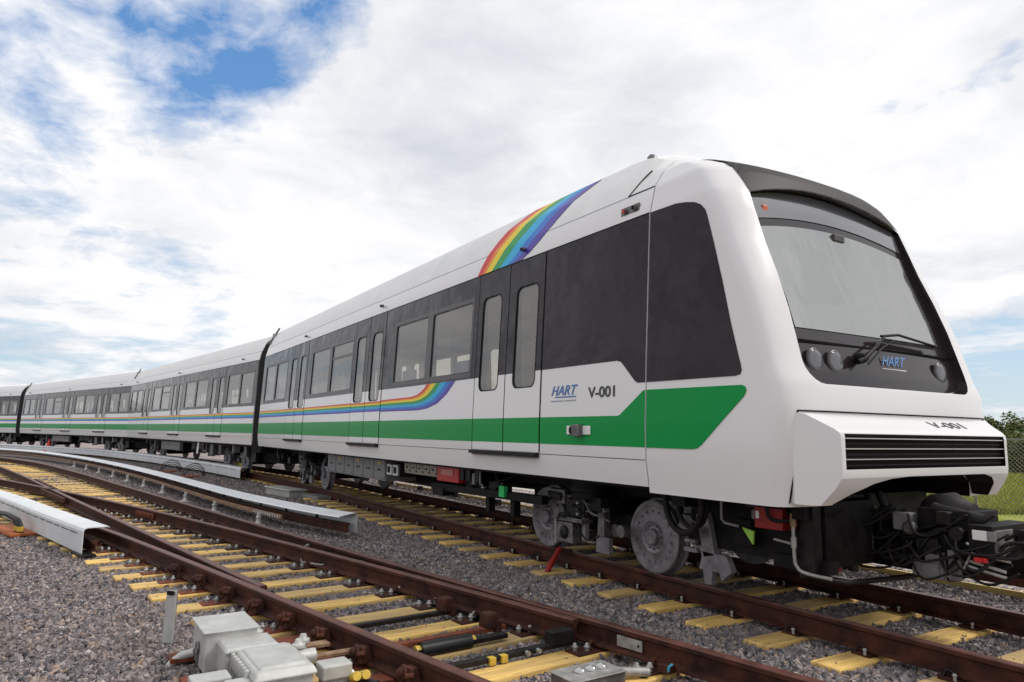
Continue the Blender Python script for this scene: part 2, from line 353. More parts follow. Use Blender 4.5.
# loose stones, spread by geometry nodes over the visible part of the bed
def stones():
    mb = MB(); dens = []
    def fr(x, y):                      # depth and lateral position seen from the photographer's spot
        q = Vector((x, y, -.2))-cam.matrix_world.translation; return q.dot(fwd), q.dot(right)
    s = .5; x = -16.
    while x < 22:
        y = -14.
        while y < 2.6:
            d, l = fr(x+.25, y+.25)
            if d > 2.2 and abs(l) < .80*d+1.0 and d < 34:
                dn = 1500 if d < 9 else 950 if d < 14 else 560 if d < 20 else 260
                if y > 1.2: dn *= .5
                mb.add([(x, y, -.243), (x+s, y, -.243), (x+s, y+s, -.243), (x, y+s, -.243)], [(0, 1, 2, 3)], stone_g); dens.append(dn)
            y += s
        x += s
    o = mb.build('ballast_stones', fix=False)
    at = o.data.attributes.new('dens', 'FLOAT', 'FACE'); at.data.foreach_set('value', dens)
    tag(o, 'loose grey crushed stone ballast spread between and beside the rails', 'ballast', kind='stuff')
    g = bpy.data.node_groups.new('scatter', 'GeometryNodeTree'); g.interface.new_socket('Geometry', in_out='INPUT', socket_type='NodeSocketGeometry'); g.interface.new_socket('Geometry', in_out='OUTPUT', socket_type='NodeSocketGeometry')
    n = g.nodes; L = g.links.new; gi = n.new('NodeGroupInput'); go = n.new('NodeGroupOutput')
    jn = n.new('GeometryNodeJoinGeometry')
    for k in range(6):
        ic = n.new('GeometryNodeMeshIcoSphere'); ic.inputs['Radius'].default_value = .5; ic.inputs['Subdivisions'].default_value = 2
        ps = n.new('GeometryNodeInputPosition'); nz = n.new('ShaderNodeTexNoise'); nz.noise_dimensions = '4D'; nz.inputs['W'].default_value = k*3.7+1; nz.inputs['Scale'].default_value = 1.5; nz.inputs['Detail'].default_value = 1.5
        L(ps.outputs[0], nz.inputs['Vector'])
        sb = n.new('ShaderNodeVectorMath'); sb.operation = 'SUBTRACT'; L(nz.outputs['Color'], sb.inputs[0]); sb.inputs[1].default_value = (.5, .5, .5)
        sc = n.new('ShaderNodeVectorMath'); sc.operation = 'SCALE'; L(sb.outputs[0], sc.inputs[0]); sc.inputs['Scale'].default_value = 1.9
        # snap to coarse facets so that the stones look crushed
        ad = n.new('ShaderNodeVectorMath'); ad.operation = 'ADD'; L(ps.outputs[0], ad.inputs[0]); L(sc.outputs[0], ad.inputs[1])
        sn = n.new('ShaderNodeVectorMath'); sn.operation = 'SNAP'; L(ad.outputs[0], sn.inputs[0]); sn.inputs[1].default_value = (.27, .3, .25)
        mx = n.new('ShaderNodeMix'); mx.data_type = 'VECTOR'; mx.inputs[0].default_value = .45; L(ad.outputs[0], mx.inputs[4]); L(sn.outputs[0], mx.inputs[5])
        sp = n.new('GeometryNodeSetPosition'); L(ic.outputs[0], sp.inputs[0]); L(mx.outputs[1], sp.inputs['Position'])
        ss = n.new('GeometryNodeSetShadeSmooth'); ss.inputs['Shade Smooth'].default_value = False; L(sp.outputs[0], ss.inputs[0])
        sm = n.new('GeometryNodeSetMaterial'); sm.inputs['Material'].default_value = stone_i; L(ss.outputs[0], sm.inputs[0])
        gt = n.new('GeometryNodeGeometryToInstance'); L(sm.outputs[0], gt.inputs[0]); L(gt.outputs[0], jn.inputs[0])
    ds = n.new('GeometryNodeDistributePointsOnFaces'); L(gi.outputs[0], ds.inputs['Mesh'])
    na = n.new('GeometryNodeInputNamedAttribute'); na.data_type = 'FLOAT'; na.inputs['Name'].default_value = 'dens'; L(na.outputs[0], ds.inputs['Density'])
    ip = n.new('GeometryNodeInstanceOnPoints'); L(ds.outputs['Points'], ip.inputs['Points']); L(jn.outputs[0], ip.inputs['Instance']); ip.inputs['Pick Instance'].default_value = True
    r = n.new('FunctionNodeRandomValue'); r.data_type = 'FLOAT_VECTOR'; r.inputs[1].default_value = (6.3, 6.3, 6.3); L(r.outputs[0], ip.inputs['Rotation'])
    r2 = n.new('FunctionNodeRandomValue'); r2.data_type = 'FLOAT_VECTOR'; r2.inputs[0].default_value = (.026, .022, .018); r2.inputs[1].default_value = (.072, .058, .045); L(r2.outputs[0], ip.inputs['Scale'])
    L(ip.outputs[0], go.inputs[0])
    md = o.modifiers.new('scatter', 'NODES'); md.node_group = g
stones()

# ------------------------------------------------------------------ rails and sleepers
RAILP = [(-.030, 0), (.030, 0), (.036, -.008), (.036, -.036), (.010, -.050), (.009, -.135), (.070, -.155), (.070, -.168), (-.070, -.168), (-.070, -.155), (-.009, -.135), (-.010, -.050), (-.036, -.036), (-.036, -.008)]
def rail(path, label, group, z0=0., name='rail'):
    mb = MB()
    sweep(mb, path, RAILP, lambda j: railtop if j in (0, 1, 13) else rust, z0)
    return tag(mb.build(name), label, 'rail', group)
TRK = catmull([(32, 0), (24, 0), (14.6, 0), (7, 0), (2.4, 0), (-1.2, -.10), (-4.6, -.42), (-10, -1.10), (-15.9, -1.97), (-22.6, -3.4), (-28.5, -5.0), (-34.8, -7.1), (-42, -9.9), (-52, -15), (-62, -22)], .6)
rail(offset(TRK, -.7175-.036), 'dark rusty rail under the near wheels of the white train', 'rails of the train track')
rail(offset(TRK, .7175+.036), 'dark rusty rail under the far wheels of the white train', 'rails of the train track')

R1 = catmull([(27, -.70), (21, -1.70), (18.4, -2.14), (14.1, -2.88), (7.2, -3.97), (.87, -4.96), (-4.85, -5.86), (-12, -7.2), (-18, -8.95), (-24, -11.3), (-32, -15.5), (-42, -22)], .5)
R2 = offset(R1, -1.507)
R3 = catmull([(16.6, -2.56), (14.23, -3.06), (11.6, -3.66), (9.18, -4.26), (6.18, -5.06), (2.04, -6.28), (-2.41, -7.72), (-8, -9.9), (-14, -12.9), (-22, -18)], .5)
R4 = catmull([(26, -2.2), (21, -3.19), (18.4, -3.64), (16.1, -4.10), (12.7, -4.80), (9.2, -5.60), (5.5, -6.66), (1.2, -7.95), (-3.2, -9.3), (-8.6, -11.4), (-15, -14.6), (-23, -19.8)], .5)
R2 = [p for p in R2 if p[0] < 14.4]
gtn = 'rails of the crossing turnout'
r1 = rail(R1, 'outermost curved rusty rail of the turnout, nearest to the train', gtn)
r2 = rail(R2, 'inner rail of the turnout that tapers against the front rail', gtn)
r3 = rail(R3, 'inner rail of the turnout with the orange rusty block, tapering against the far rail', gtn)
r4 = rail(R4, 'front rusty rail of the turnout with the round bolted braces, beside the grey machine', gtn)
# nose of the crossing, heel block
frog = MB(); fx = 1.3; fy = y_at(R2, fx)
frog.bar((4.4, y_at(R2, 4.4)-.11, -.06), (fx+.3, fy-.1, -.06), .06, .10, rust); frog.bar((2.6, y_at(R2, 2.6)+.11, -.06), (-1.8, y_at(R2, -1.8)+.11, -.06), .06, .10, rust)
frog.bar((4.0, y_at(R2, 4.0), -.10), (-.8, y_at(R2, -.8), -.10), .22, .07, rust)
tag(frog.build('crossing_nose', bevel=.006), 'rusty steel crossing nose where the two inner rails meet', 'rail crossing')
def heel(x, path, nm, parent):
    mb = MB(); a = Vector((x, y_at(path, x), 0)); b = Vector((x-.75, y_at(path, x-.75), 0)); d = (b-a).normalized(); nr = Vector((d.y, -d.x, 0))
    for s in (-1, 1):
        mb.bar(a+nr*s*.035+Vector((0, 0, -.09)), b+nr*s*.035+Vector((0, 0, -.09)), .03, .085, rustred)
        for k in range(4):
            c = a+(b-a)*(.14+.24*k)+nr*s*.05+Vector((0, 0, -.09)); mb.cyl(c, c+nr*s*.03, .02, rustred, 6)
    return mb.build(nm, parent, bevel=.003)
heel(7.6, R3, 'joint_bar', r3); heel(3.0, R3, 'joint_bar', r3); heel(13.9, R1, 'joint_bar', r1) if False else None
# white plates riveted to the web of the far stock rail
for x, w in ((13.25, .16), (14.35, .24), (16.93, .22)):
    mb = MB(); a = Vector((x, y_at(R1, x)-.062 if x < 14 else y_at(R1, x)-.030, -.09)); b = Vector((x+w, y_at(R1, x+w)-.062 if x < 14 else y_at(R1, x+w)-.030, -.09))
    mb.bar(a, b, .012, .075, galv)
    mb.cyl(b+(a-b)*.12, b+(a-b)*.12+Vector((.0, -.012, 0)), .009, dark, 8)
    mb.build('web_plate', r1)
# braces on the outside of the front stock rail
for k, x in enumerate((12.6, 13.3, 14.0, 14.62, 15.2, 15.75, 16.3, 16.85, 17.4)):
    y = y_at(R4, x); mb = MB(); mb.box((x, y-.07, -.105), (.13, .09, .10), rust, .19, taper=.6)
    mb.lathe((x-.02, y-.10, -.095), (-.1, -1, .1), [(0, .05), (.02, .05), (.02, .032), (.045, .032), (.045, .018), (.055, .018)], rust, 14)
    mb.cyl((x+.07, y-.08, -.09), (x+.055, y-.13, -.09), .020, rust, 6); mb.build('rail_brace', r4, bevel=.004)

# sleepers on the train track
def sleeper_mesh(mb, L=2.55, w=.235, h=.17): mb.box((0, 0, -.195-h/2), (w, L, h), tie_m)
def fastening(mb, y, side):
    mb.box((0, y, -.183), (.15, .20, .022), rust)
    for s in (-1, 1):
        mb.tube([(-.045, y+s*.095, -.175), (-.03, y+s*.07, -.125), (.02, y+s*.062, -.14), (.05, y+s*.095, -.165)], .009, dark2, 6)
        mb.cyl((.045, y+s*.112, -.175), (.045, y+s*.112, -.140), .011, galv, 8); mb.lathe((.045, y+s*.112, -.142), (0, 0, 1), [(0, .016), (.010, .014), (.014, .006)], galv, 8)
def pose(path, i):
    a = Vector(path[max(i-1, 0)]); b = Vector(path[min(i+1, len(path)-1)]); d = a-b; return math.atan2(d.y, d.x)
def walk(path, step):
    out = []; acc = 0
    for a, b in zip(path, path[1:]):
        A = Vector(a); B = Vector(b); L = (B-A).length; t = step-acc
        while t <= L: out.append((A+(B-A)*t/L, math.atan2((A-B).y, (A-B).x))); t += step
        acc = (acc+L) % step
    return out
grp = 'yellow sleepers of the train track'
proto = None; n = 0
for P, a in walk(TRK, .617):
    if P.x > 21.5: continue
    if proto is None:
        mb = MB(); sleeper_mesh(mb); o = mb.build('sleeper', bevel=.012); tag(o, 'yellow sleeper lying under the rails that carry the white train', 'sleeper', grp)
        for s in (-1, 1):
            m2 = MB(); fastening(m2, s*.7535, s); m2.build('rail_fastening', o)
        proto = o
    elif P.x > 4.2: o = copy_tree(proto)
    else: o = proto.copy(); COL.objects.link(o)
    o.location = (P.x, P.y, random.uniform(-.004, .004)); o.rotation_euler = (0, 0, a+random.uniform(-.008, .008)); n += 1
    if P.x < 4.2: o.scale.y = .70
# sleepers of the turnout
grp2 = 'long yellow sleepers of the turnout'
x = 20.3; k = 0; base = {}
while x > -32:
    yt = y_at(R1, x)
    near = y_at(R4, x) if x > -23 else None
    ang = .085 if x > 8 else .12+.012*min(10, 8-x)
    ytop = yt+.48; ybot = (near-.52) if near is not None and x > -9 else (y_at(R2, x)-.5)
    L = ytop-ybot; L = L/math.cos(ang)*1.0
    mb = MB(); mb.box((0, 0, -.197-.08), (.235, L, .16), tie_m)
    o = mb.build('sleeper', bevel=.012); o.location = (x+random.uniform(-.02, .02), (ytop+ybot)/2, random.uniform(-.004, .003)-(random.uniform(.0, .035) if x < 3 else 0)); o.rotation_euler = (0, 0, ang)
    tag(o, 'long yellow sleeper lying under the rusty turnout rails', 'sleeper', grp2)
    if x > 3:
        c, s_ = math.cos(ang), math.sin(ang)
        for path, side, nmx in ((R1, -1, 30), (R3, -1, 15.7), (R2, 1, 13), (R4, -1, 30)):
            # where the sleeper's line crosses the rail
            yy = y_at(path, x)
            if yy is None or x > nmx: continue
            ly = (yy-o.location.y); xx = x-ly*math.tan(ang); yy = y_at(path, xx)
            if yy is None: continue
            ly = (yy-o.location.y)/c
            m2 = MB(); m2.box((0, ly+side*.08, -.196), (.16, .40, .018), rustred if side < 0 and path is R4 else rust)
            for q in (.15, .225):
                m2.cyl((.02 if q < .2 else -.03, ly+side*q, -.187), (.02 if q < .2 else -.03, ly+side*q, -.160), .018, galv, 8)
                m2.lathe((.02 if q < .2 else -.03, ly+side*q, -.160), (0, 0, 1), [(0, .026), (.005, .026), (.010, .015), (.022, .015), (.028, .009)], galv, 10)
            m2.tube([(0, ly+side*.12, -.18), (0, ly+side*.09, -.13), (0, ly+side*.05, -.155)], .011, rust, 6)
            m2.build('tie_plate', o)
    x -= .585; k += 1

# switch rods between the turnout rails
def rod(x, y0, y1, label, style, ang=.085):
    e = empty('switch_rod', (x, (y0+y1)/2, 0), ang); h = (y1-y0)/2
    mb = MB(); mb.box((0, 0, -.155), (.07 if style else .055, 2*h, .035), rustred if style == 2 else dark2); mb.build('bar', e, bevel=.004)
    if style == 1:
        mb = MB(); mb.cyl((0, -.30, -.15), (0, .12, -.15), .055, cable, 16); mb.cyl((0, -.34, -.15), (0, -.30, -.15), .035, yellow_m, 10); mb.cyl((0, .12, -.15), (0, .16, -.15), .035, yellow_m, 10); mb.build('insulating_sleeve', e)
    if style in (0, 2):
        mb = MB(); mb.box((0, h-.14, -.085), (.14, .12, .11), rust, .15, taper=.85); mb.box((.0, h-.10, -.13), (.18, .05, .10), rust); mb.build('bracket', e, bevel=.012)
    if style == 3:
        mb = MB()
        for q in (-.12, -.02): mb.box((.03, q, -.16), (.05, .05, .05), yellow_m)
        for q in (.18, .28): mb.cyl((.03, q, -.155), (.065, q, -.155), .018, galv, 8)
        mb.box((0, h-.1, -.10), (.10, .2, .09), dark2); mb.build('bolt_group', e, bevel=.003)
    return tag(e, label, 'switch rod')
rod(15.42, -3.95, -2.92, 'rusty switch rod with an upright bracket, the one farther from the camera', 0)
rod(16.05, -3.85, -2.84, 'rusty switch rod with a square bracket just behind the black sleeve', 2)
rod(16.26, -3.85, -2.95, 'switch rod carrying a thick black insulating sleeve with yellow ends', 1)
rod(16.66, -3.85, -2.62, 'black switch rod with bright bolts next to the tip of the far switch rail', 3)

# ------------------------------------------------------------------ the train
PROF = [(1.49, .93), (1.525, 1.17), (1.525, 1.50), (1.505, 2.10), (1.44, 3.48), (1.37, 3.76), (1.25, 4.04), (1.10, 4.24), (.82, 4.35), (.40, 4.40), (0, 4.42)]
ZB = [z for y, z in PROF[1:-1]]
def interp(tab, z):
    if z <= tab[0][0]: return tab[0][1]
    for (a, p), (b_, q) in zip(tab, tab[1:]):
        if z <= b_: return p+(q-p)*(z-a)/(b_-a)
    return tab[-1][1]
WT = [(z, y) for y, z in PROF]
def wz(z): return interp(WT, z)
FT = [(.86, 17.70), (1.17, 17.74), (1.60, 17.76), (1.78, 17.75), (1.95, 17.69), (2.5, 17.54), (3.0, 17.36), (3.48, 17.23), (3.62, 17.165), (3.76, 17.095), (3.87, 17.03), (3.96, 16.925), (4.04, 16.82), (4.12, 16.69), (4.18, 16.57), (4.25, 16.45), (4.32, 16.36), (4.38, 16.30), (4.42, 16.275)]
def Fz(z): return interp(FT, z)
NT = [(2.5, 6.0), (3.3, 3.3), (3.8, 2.2), (4.3, 2.3)]
def nz_(z): return interp(NT, z)
KT = [(15.62, 1.0), (15.85, .97), (16.0, .89), (16.27, .64), (18, .64)]
def zk(x, z): return z if z < 3.76 or x < 15.62 else 3.76+(z-3.76)*interp(KT, x)
def Rz(z): return max(.02, min(.32, Fz(z)-16.26))
def hw(x, z, cab=True):
    w = wz(z)
    if not cab: return w
    F, R = Fz(z), Rz(z); t = (x-(F-R))/R
    if t <= 0: return w
    return w*max(0, 1-min(t, 1)**nz_(z))**(1/nz_(z))
def front(y, z):
    w = max(wz(z), .01); F, R = Fz(z), Rz(z); return F-R+R*max(0, 1-min(1, abs(y)/w)**nz_(z))**(1/nz_(z))
def skin_pt(x, z, off, side, cab):
    e = .004; y = hw(x, z, cab); dz = (hw(x, z+e, cab)-hw(x, z-e, cab))/(2*e); dx = (hw(x+e, z, cab)-hw(x-e, z, cab))/(2*e)
    if z > 4.3: dz = max(dz, -8)
    n = Vector((-dx, 1, -dz)).normalized(); return (x+n.x*off, side*(y+n.y*off), zk(x, z)+n.z*off)
def skin(mb, poly, m, off=.003, th=.006, side=-1, cab=False, xstep=None, zstep=None):
    """a thin slab that follows the body side; poly in (x, z)"""
    bm = bmesh.new(); vs = [bm.verts.new((x, 0, z)) for x, z in poly]; bm.faces.new(vs)
    def cut(co, no):
        g = bm.verts[:]+bm.edges[:]+bm.faces[:]; bmesh.ops.bisect_plane(bm, geom=g, plane_co=co, plane_no=no, dist=1e-5)
    z0 = min(p[1] for p in poly); z1 = max(p[1] for p in poly); x0 = min(p[0] for p in poly); x1 = max(p[0] for p in poly)
    for z in ZB+([z0+zstep*i for i in range(1, int((z1-z0)/zstep)+1)] if zstep else []):
        if z0 < z < z1: cut((0, 0, z), (0, 0, 1))
    if xstep:
        n = int((x1-x0)/xstep)
        for i in range(1, n+1): cut((x0+i*xstep, 0, 0), (1, 0, 0))
    bmesh.ops.triangulate(bm, faces=[f for f in bm.faces if len(f.verts) > 4])
    bm.verts.index_update(); V = [(v.co.x, v.co.z) for v in bm.verts]; n = len(V)
    vs = [skin_pt(x, z, off, side, cab) for x, z in V]+[skin_pt(x, z, off-th, side, cab) for x, z in V]
    fs = []
    for f in bm.faces:
        i = [v.index for v in f.verts]; fs.append(i); fs.append([a+n for a in i][::-1])
    for e in bm.edges:
        if len(e.link_faces) == 1: a, b_ = e.verts[0].index, e.verts[1].index; fs.append([a, b_, b_+n, a+n])
    bm.free(); mb.add(vs, fs, m)
def rrect(x0, z0, x1, z1, r, n=4, shear=0.):
    out = []
    for cx_, cz_, a in ((x1-r, z0+r, -90), (x1-r, z1-r, 0), (x0+r, z1-r, 90), (x0+r, z0+r, 180)):
        for k in range(n+1): t = R_(a+90*k/n); out.append((cx_+r*math.cos(t)+shear*(cz_+r*math.sin(t)-z0), cz_+r*math.sin(t)))
    return out
def solid_profile(mb, x0, x1, m, inset=0., zbot=.93, prof=None, mf=None, xs=None):
    pr = [(max(0, y-inset), z-(inset if z > 3 else 0)) for y, z in (prof or PROF)]; pr[0] = (pr[0][0], zbot)
    full = [(-y, z) for y, z in pr]+[(y, z) for y, z in pr[::-1] if y > 1e-6]
    n = len(full); XS = [x0]+[x for x in (xs or []) if x0 < x < x1]+[x1]; R0 = [[(x, y, zk(x, z) if xs else z) for y, z in full] for x in XS]
    mb.add(R0[0]+R0[-1], [tuple(range(n)), tuple(range(n, 2*n))[::-1]], m)
    for A_, B_ in zip(R0, R0[1:]):
        for i in range(n):
            j = (i+1) % n; mm = m
            if mf: mm = mf((full[i][1]+full[j][1])/2, i == n-1)
            mb.add([A_[i], A_[j], B_[j], B_[i]], [(0, 1, 2, 3)], mm, i != n-1)
def merged(mb, name, parent=None, smooth=None):
    o = mb.build(name, parent, fix=False); bm = bmesh.new(); bm.from_mesh(o.data); bmesh.ops.remove_doubles(bm, verts=bm.verts, dist=1e-5)
    bmesh.ops.recalc_face_normals(bm, faces=bm.faces); bm.to_mesh(o.data); bm.free()
    if smooth: o.data.set_sharp_from_angle(angle=R_(smooth))
    return o
DOORS_LEAD = (3.916, 8.80, 13.745); DOORS_MID = (3.72, 9.04, 14.36)
ZG0, ZG1 = 1.93, 3.14
def text(s, size, m, name, parent, shear=0., weight=.0, ext=.0012):
    cu = bpy.data.curves.new(name, 'FONT'); cu.body = s; cu.size = 1; cu.shear = shear; cu.extrude = .01; cu.offset = weight; cu.align_x = 'LEFT'
    o = bpy.data.objects.new(name, cu); COL.objects.link(o); bpy.context.view_layer.update()
    me = bpy.data.meshes.new_from_object(o.evaluated_get(bpy.context.evaluated_depsgraph_get())); bpy.data.objects.remove(o, do_unlink=True)
    xs = [v.co.x for v in me.vertices]; ys = [v.co.y for v in me.vertices]; x0, x1, y0, y1 = min(xs), max(xs), min(ys), max(ys)
    for v in me.vertices: v.co = ((v.co.x-x0)/(x1-x0)*size[0], (v.co.y-y0)/(y1-y0)*size[1], v.co.z/.01*ext)
    me.materials.clear(); me.materials.append(m); o = bpy.data.objects.new(name, me); COL.objects.link(o); o.parent = parent; return o
def place(o, org, xd, yd):
    xd = Vector(xd).normalized(); yd = Vector(yd); yd = (yd-xd*yd.dot(xd)).normalized(); zd = xd.cross(yd)
    mm = Matrix((xd, yd, zd)).transposed().to_4x4(); mm.translation = Vector(org); o.matrix_local = mm

def bogie(parent, xc, wb=.955, detail=True, seed=1):
    e = empty('bogie', (xc, 0, 0), 0, parent); rnd = random.Random(seed)
    wm = None
    for sx in (-1, 1):
        for sy in (-1, 1):
            if wm is None:
                mb = MB()
                mb.lathe((0, 0, 0), (0, -1, 0), [(-.07, .10), (-.07, .385), (-.045, .388), (-.035, .362), (.060, .357), (.066, .350), (.066, .315), (.060, .308), (.058, .20), (.064, .185), (.072, .16), (.060, .135), (.058, .105), (.062, .085), (.105, .082), (.115, .07), (.115, .0)], wheel_m, 48)
                for k in range(18):
                    a = k*math.pi/9; mb.cyl((math.cos(a)*.255, -.058, math.sin(a)*.255), (math.cos(a)*.255, -.072, math.sin(a)*.255), .014, wheel_m, 6)
                for k in range(12):
                    a = k*math.pi/6+.2; mb.cyl((math.cos(a)*.12, -.06, math.sin(a)*.12), (math.cos(a)*.12, -.076, math.sin(a)*.12), .010, steel, 6)
                mb.lathe((0, 0, 0), (0, -1, 0), [(.030, .366), (.050, .366)], steel, 48)
                w = mb.build('wheel', e, smooth=35); wm = w
            else: w = wm.copy(); COL.objects.link(w)
            w.location = (sx*wb, sy*.735, .362); w.rotation_euler = (0, rnd.uniform(0, 6), 0 if sy < 0 else math.pi)
    for sx in (-1, 1): mb = MB(); mb.cyl((sx*wb, -.66, .362), (sx*wb, .66, .362), .075, dark, 14); mb.build('axle', e)
    mb = MB()
    for sy in (-1, 1):            # side frames inboard of the wheels
        mb.bar((-wb-.35, sy*.56, .42), (-.45, sy*.56, .44), .16, .17, dark2); mb.bar((-.45, sy*.56, .40), (.45, sy*.56, .40), .20, .24, dark2); mb.bar((.45, sy*.56, .44), (wb+.35, sy*.56, .42), .16, .17, dark2)
        mb.box((0, sy*.80, .62), (.62, .34, .16), dark2)
    mb.box((0, 0, .46), (.5, 1.2, .22), dark); mb.box((-wb-.3, 0, .5), (.10, 1.2, .10), dark); mb.box((wb+.3, 0, .5), (.10, 1.2, .10), dark)
    mb.build('bogie_frame', e, bevel=.012)
    for sy in (-1, 1):
        mb = MB(); mb.lathe((0, sy*.86, .66), (0, 0, 1), [(0, .20), (.03, .23), (.07, .20), (.09, .235), (.13, .235), (.16, .20), (.20, .23), (.25, .18)], rubber, 24); mb.build('air_spring', e)
        mb = MB()
        for sx in (-1, 1): mb.box((sx*.42, sy*.50, .36), (.26, .22, .22), steel); mb.cyl((sx*.42, sy*.62, .36), (sx*.42, sy*.86, .36), .07, steel, 12)
        mb.build('brake_caliper', e, bevel=.01)
    mb = MB()
    for sx in (-1, 1): mb.cyl((sx*.48, -.42, .40), (sx*.48, .42, .40), .19, dark2, 20)
    mb.build('traction_motor', e)
    if detail:
        mb = MB()        # brackets, pipes and small gear on the near side between the wheels
        y = -.93
        mb.box((-.50, y, .66), (.34, .12, .16), steel); mb.box((-.50, y-.07, .66), (.22, .03, .09), dark2); mb.box((-.10, y, .58), (.34, .16, .24), dark2)
        mb.box((-.22, y-.02, .42), (.56, .16, .05), steel); mb.box((-.28, y-.03, .27), (.32, .14, .22), steel, taper=.85); mb.lathe((-.28, y-.10, .27), (0, -1, 0), [(0, .075), (.02, .07), (.03, .03)], dark2, 14)
        mb.box((-.50, y-.02, .27), (.05, .10, .30), greyeq); mb.box((.02, y-.02, .34), (.06, .06, .26), greyeq)
        mb.box((.30, y+.02, .44), (.12, .10, .30), steel, taper=.8); mb.box((.33, y, .20), (.22, .06, .17), wheel_m); mb.cyl((.62, y+.06, .38), (.62, y-.02, .38), .065, steel, 14)
        for q in (.50, .56, .62): mb.cyl((-.02, y-.09, q), (-.02, y-.115, q), .016, galv, 8)
        for k in range(9):
            x0 = rnd.uniform(-.7, .3); z0 = rnd.uniform(.3, .75)
            mb.hose([(x0, y-.05, z0), (x0+.08, y-.12, z0+.06), (x0+.22, y-.10, z0+rnd.uniform(-.1, .08)), (x0+.36, y-.02, z0-.03)], .011, rnd.choice([dark, rubber, steel]), 6)
        mb.build('brake_gear', e, bevel=.005)
    return e
def underfloor_case(parent, name, x0, x1, z0, z1, y, m, panels=1, depth=.6, latches=True, lab=None):
    mb = MB(); mb.box(((x0+x1)/2, y+depth/2, (z0+z1)/2), (x1-x0, depth, z1-z0), m)
    w = (x1-x0)/panels
    for k in range(panels):
        xx = x0+w*(k+.5); mb.box((xx, y-.008, (z0+z1)/2), (w-.03, .02, z1-z0-.05), m)
        if latches:
            mb.box((xx, y-.022, z0+(z1-z0)*.45), (w*.30, .012, .025), dark); mb.box((xx, y-.022, z0+(z1-z0)*.72), (w*.26, .008, .05), yellow_m if k % 2 else m)
            for q in (-.35, .35): mb.cyl((xx+q*w, y-.018, z0+.05), (xx+q*w, y-.03, z0+.05), .012, steel, 6)
    o = mb.build(name, parent, bevel=.008)
    if lab: o['label'] = lab
    return o
def louvre(parent, name, x0, x1, z0, z1, y, m):
    mb = MB(); mb.box(((x0+x1)/2, y+.15, (z0+z1)/2), (x1-x0, .3, z1-z0), m)
    for k in range(2):
        xc = x0+(x1-x0)*(.27+.46*k); mb.box((xc, y-.012, (z0+z1)/2), ((x1-x0)*.34, .03, (z1-z0)*.8), whitep); mb.box((xc, y-.03, (z0+z1)/2), ((x1-x0)*.2, .01, (z1-z0)*.5), dark)
    return mb.build(name, parent, bevel=.004)

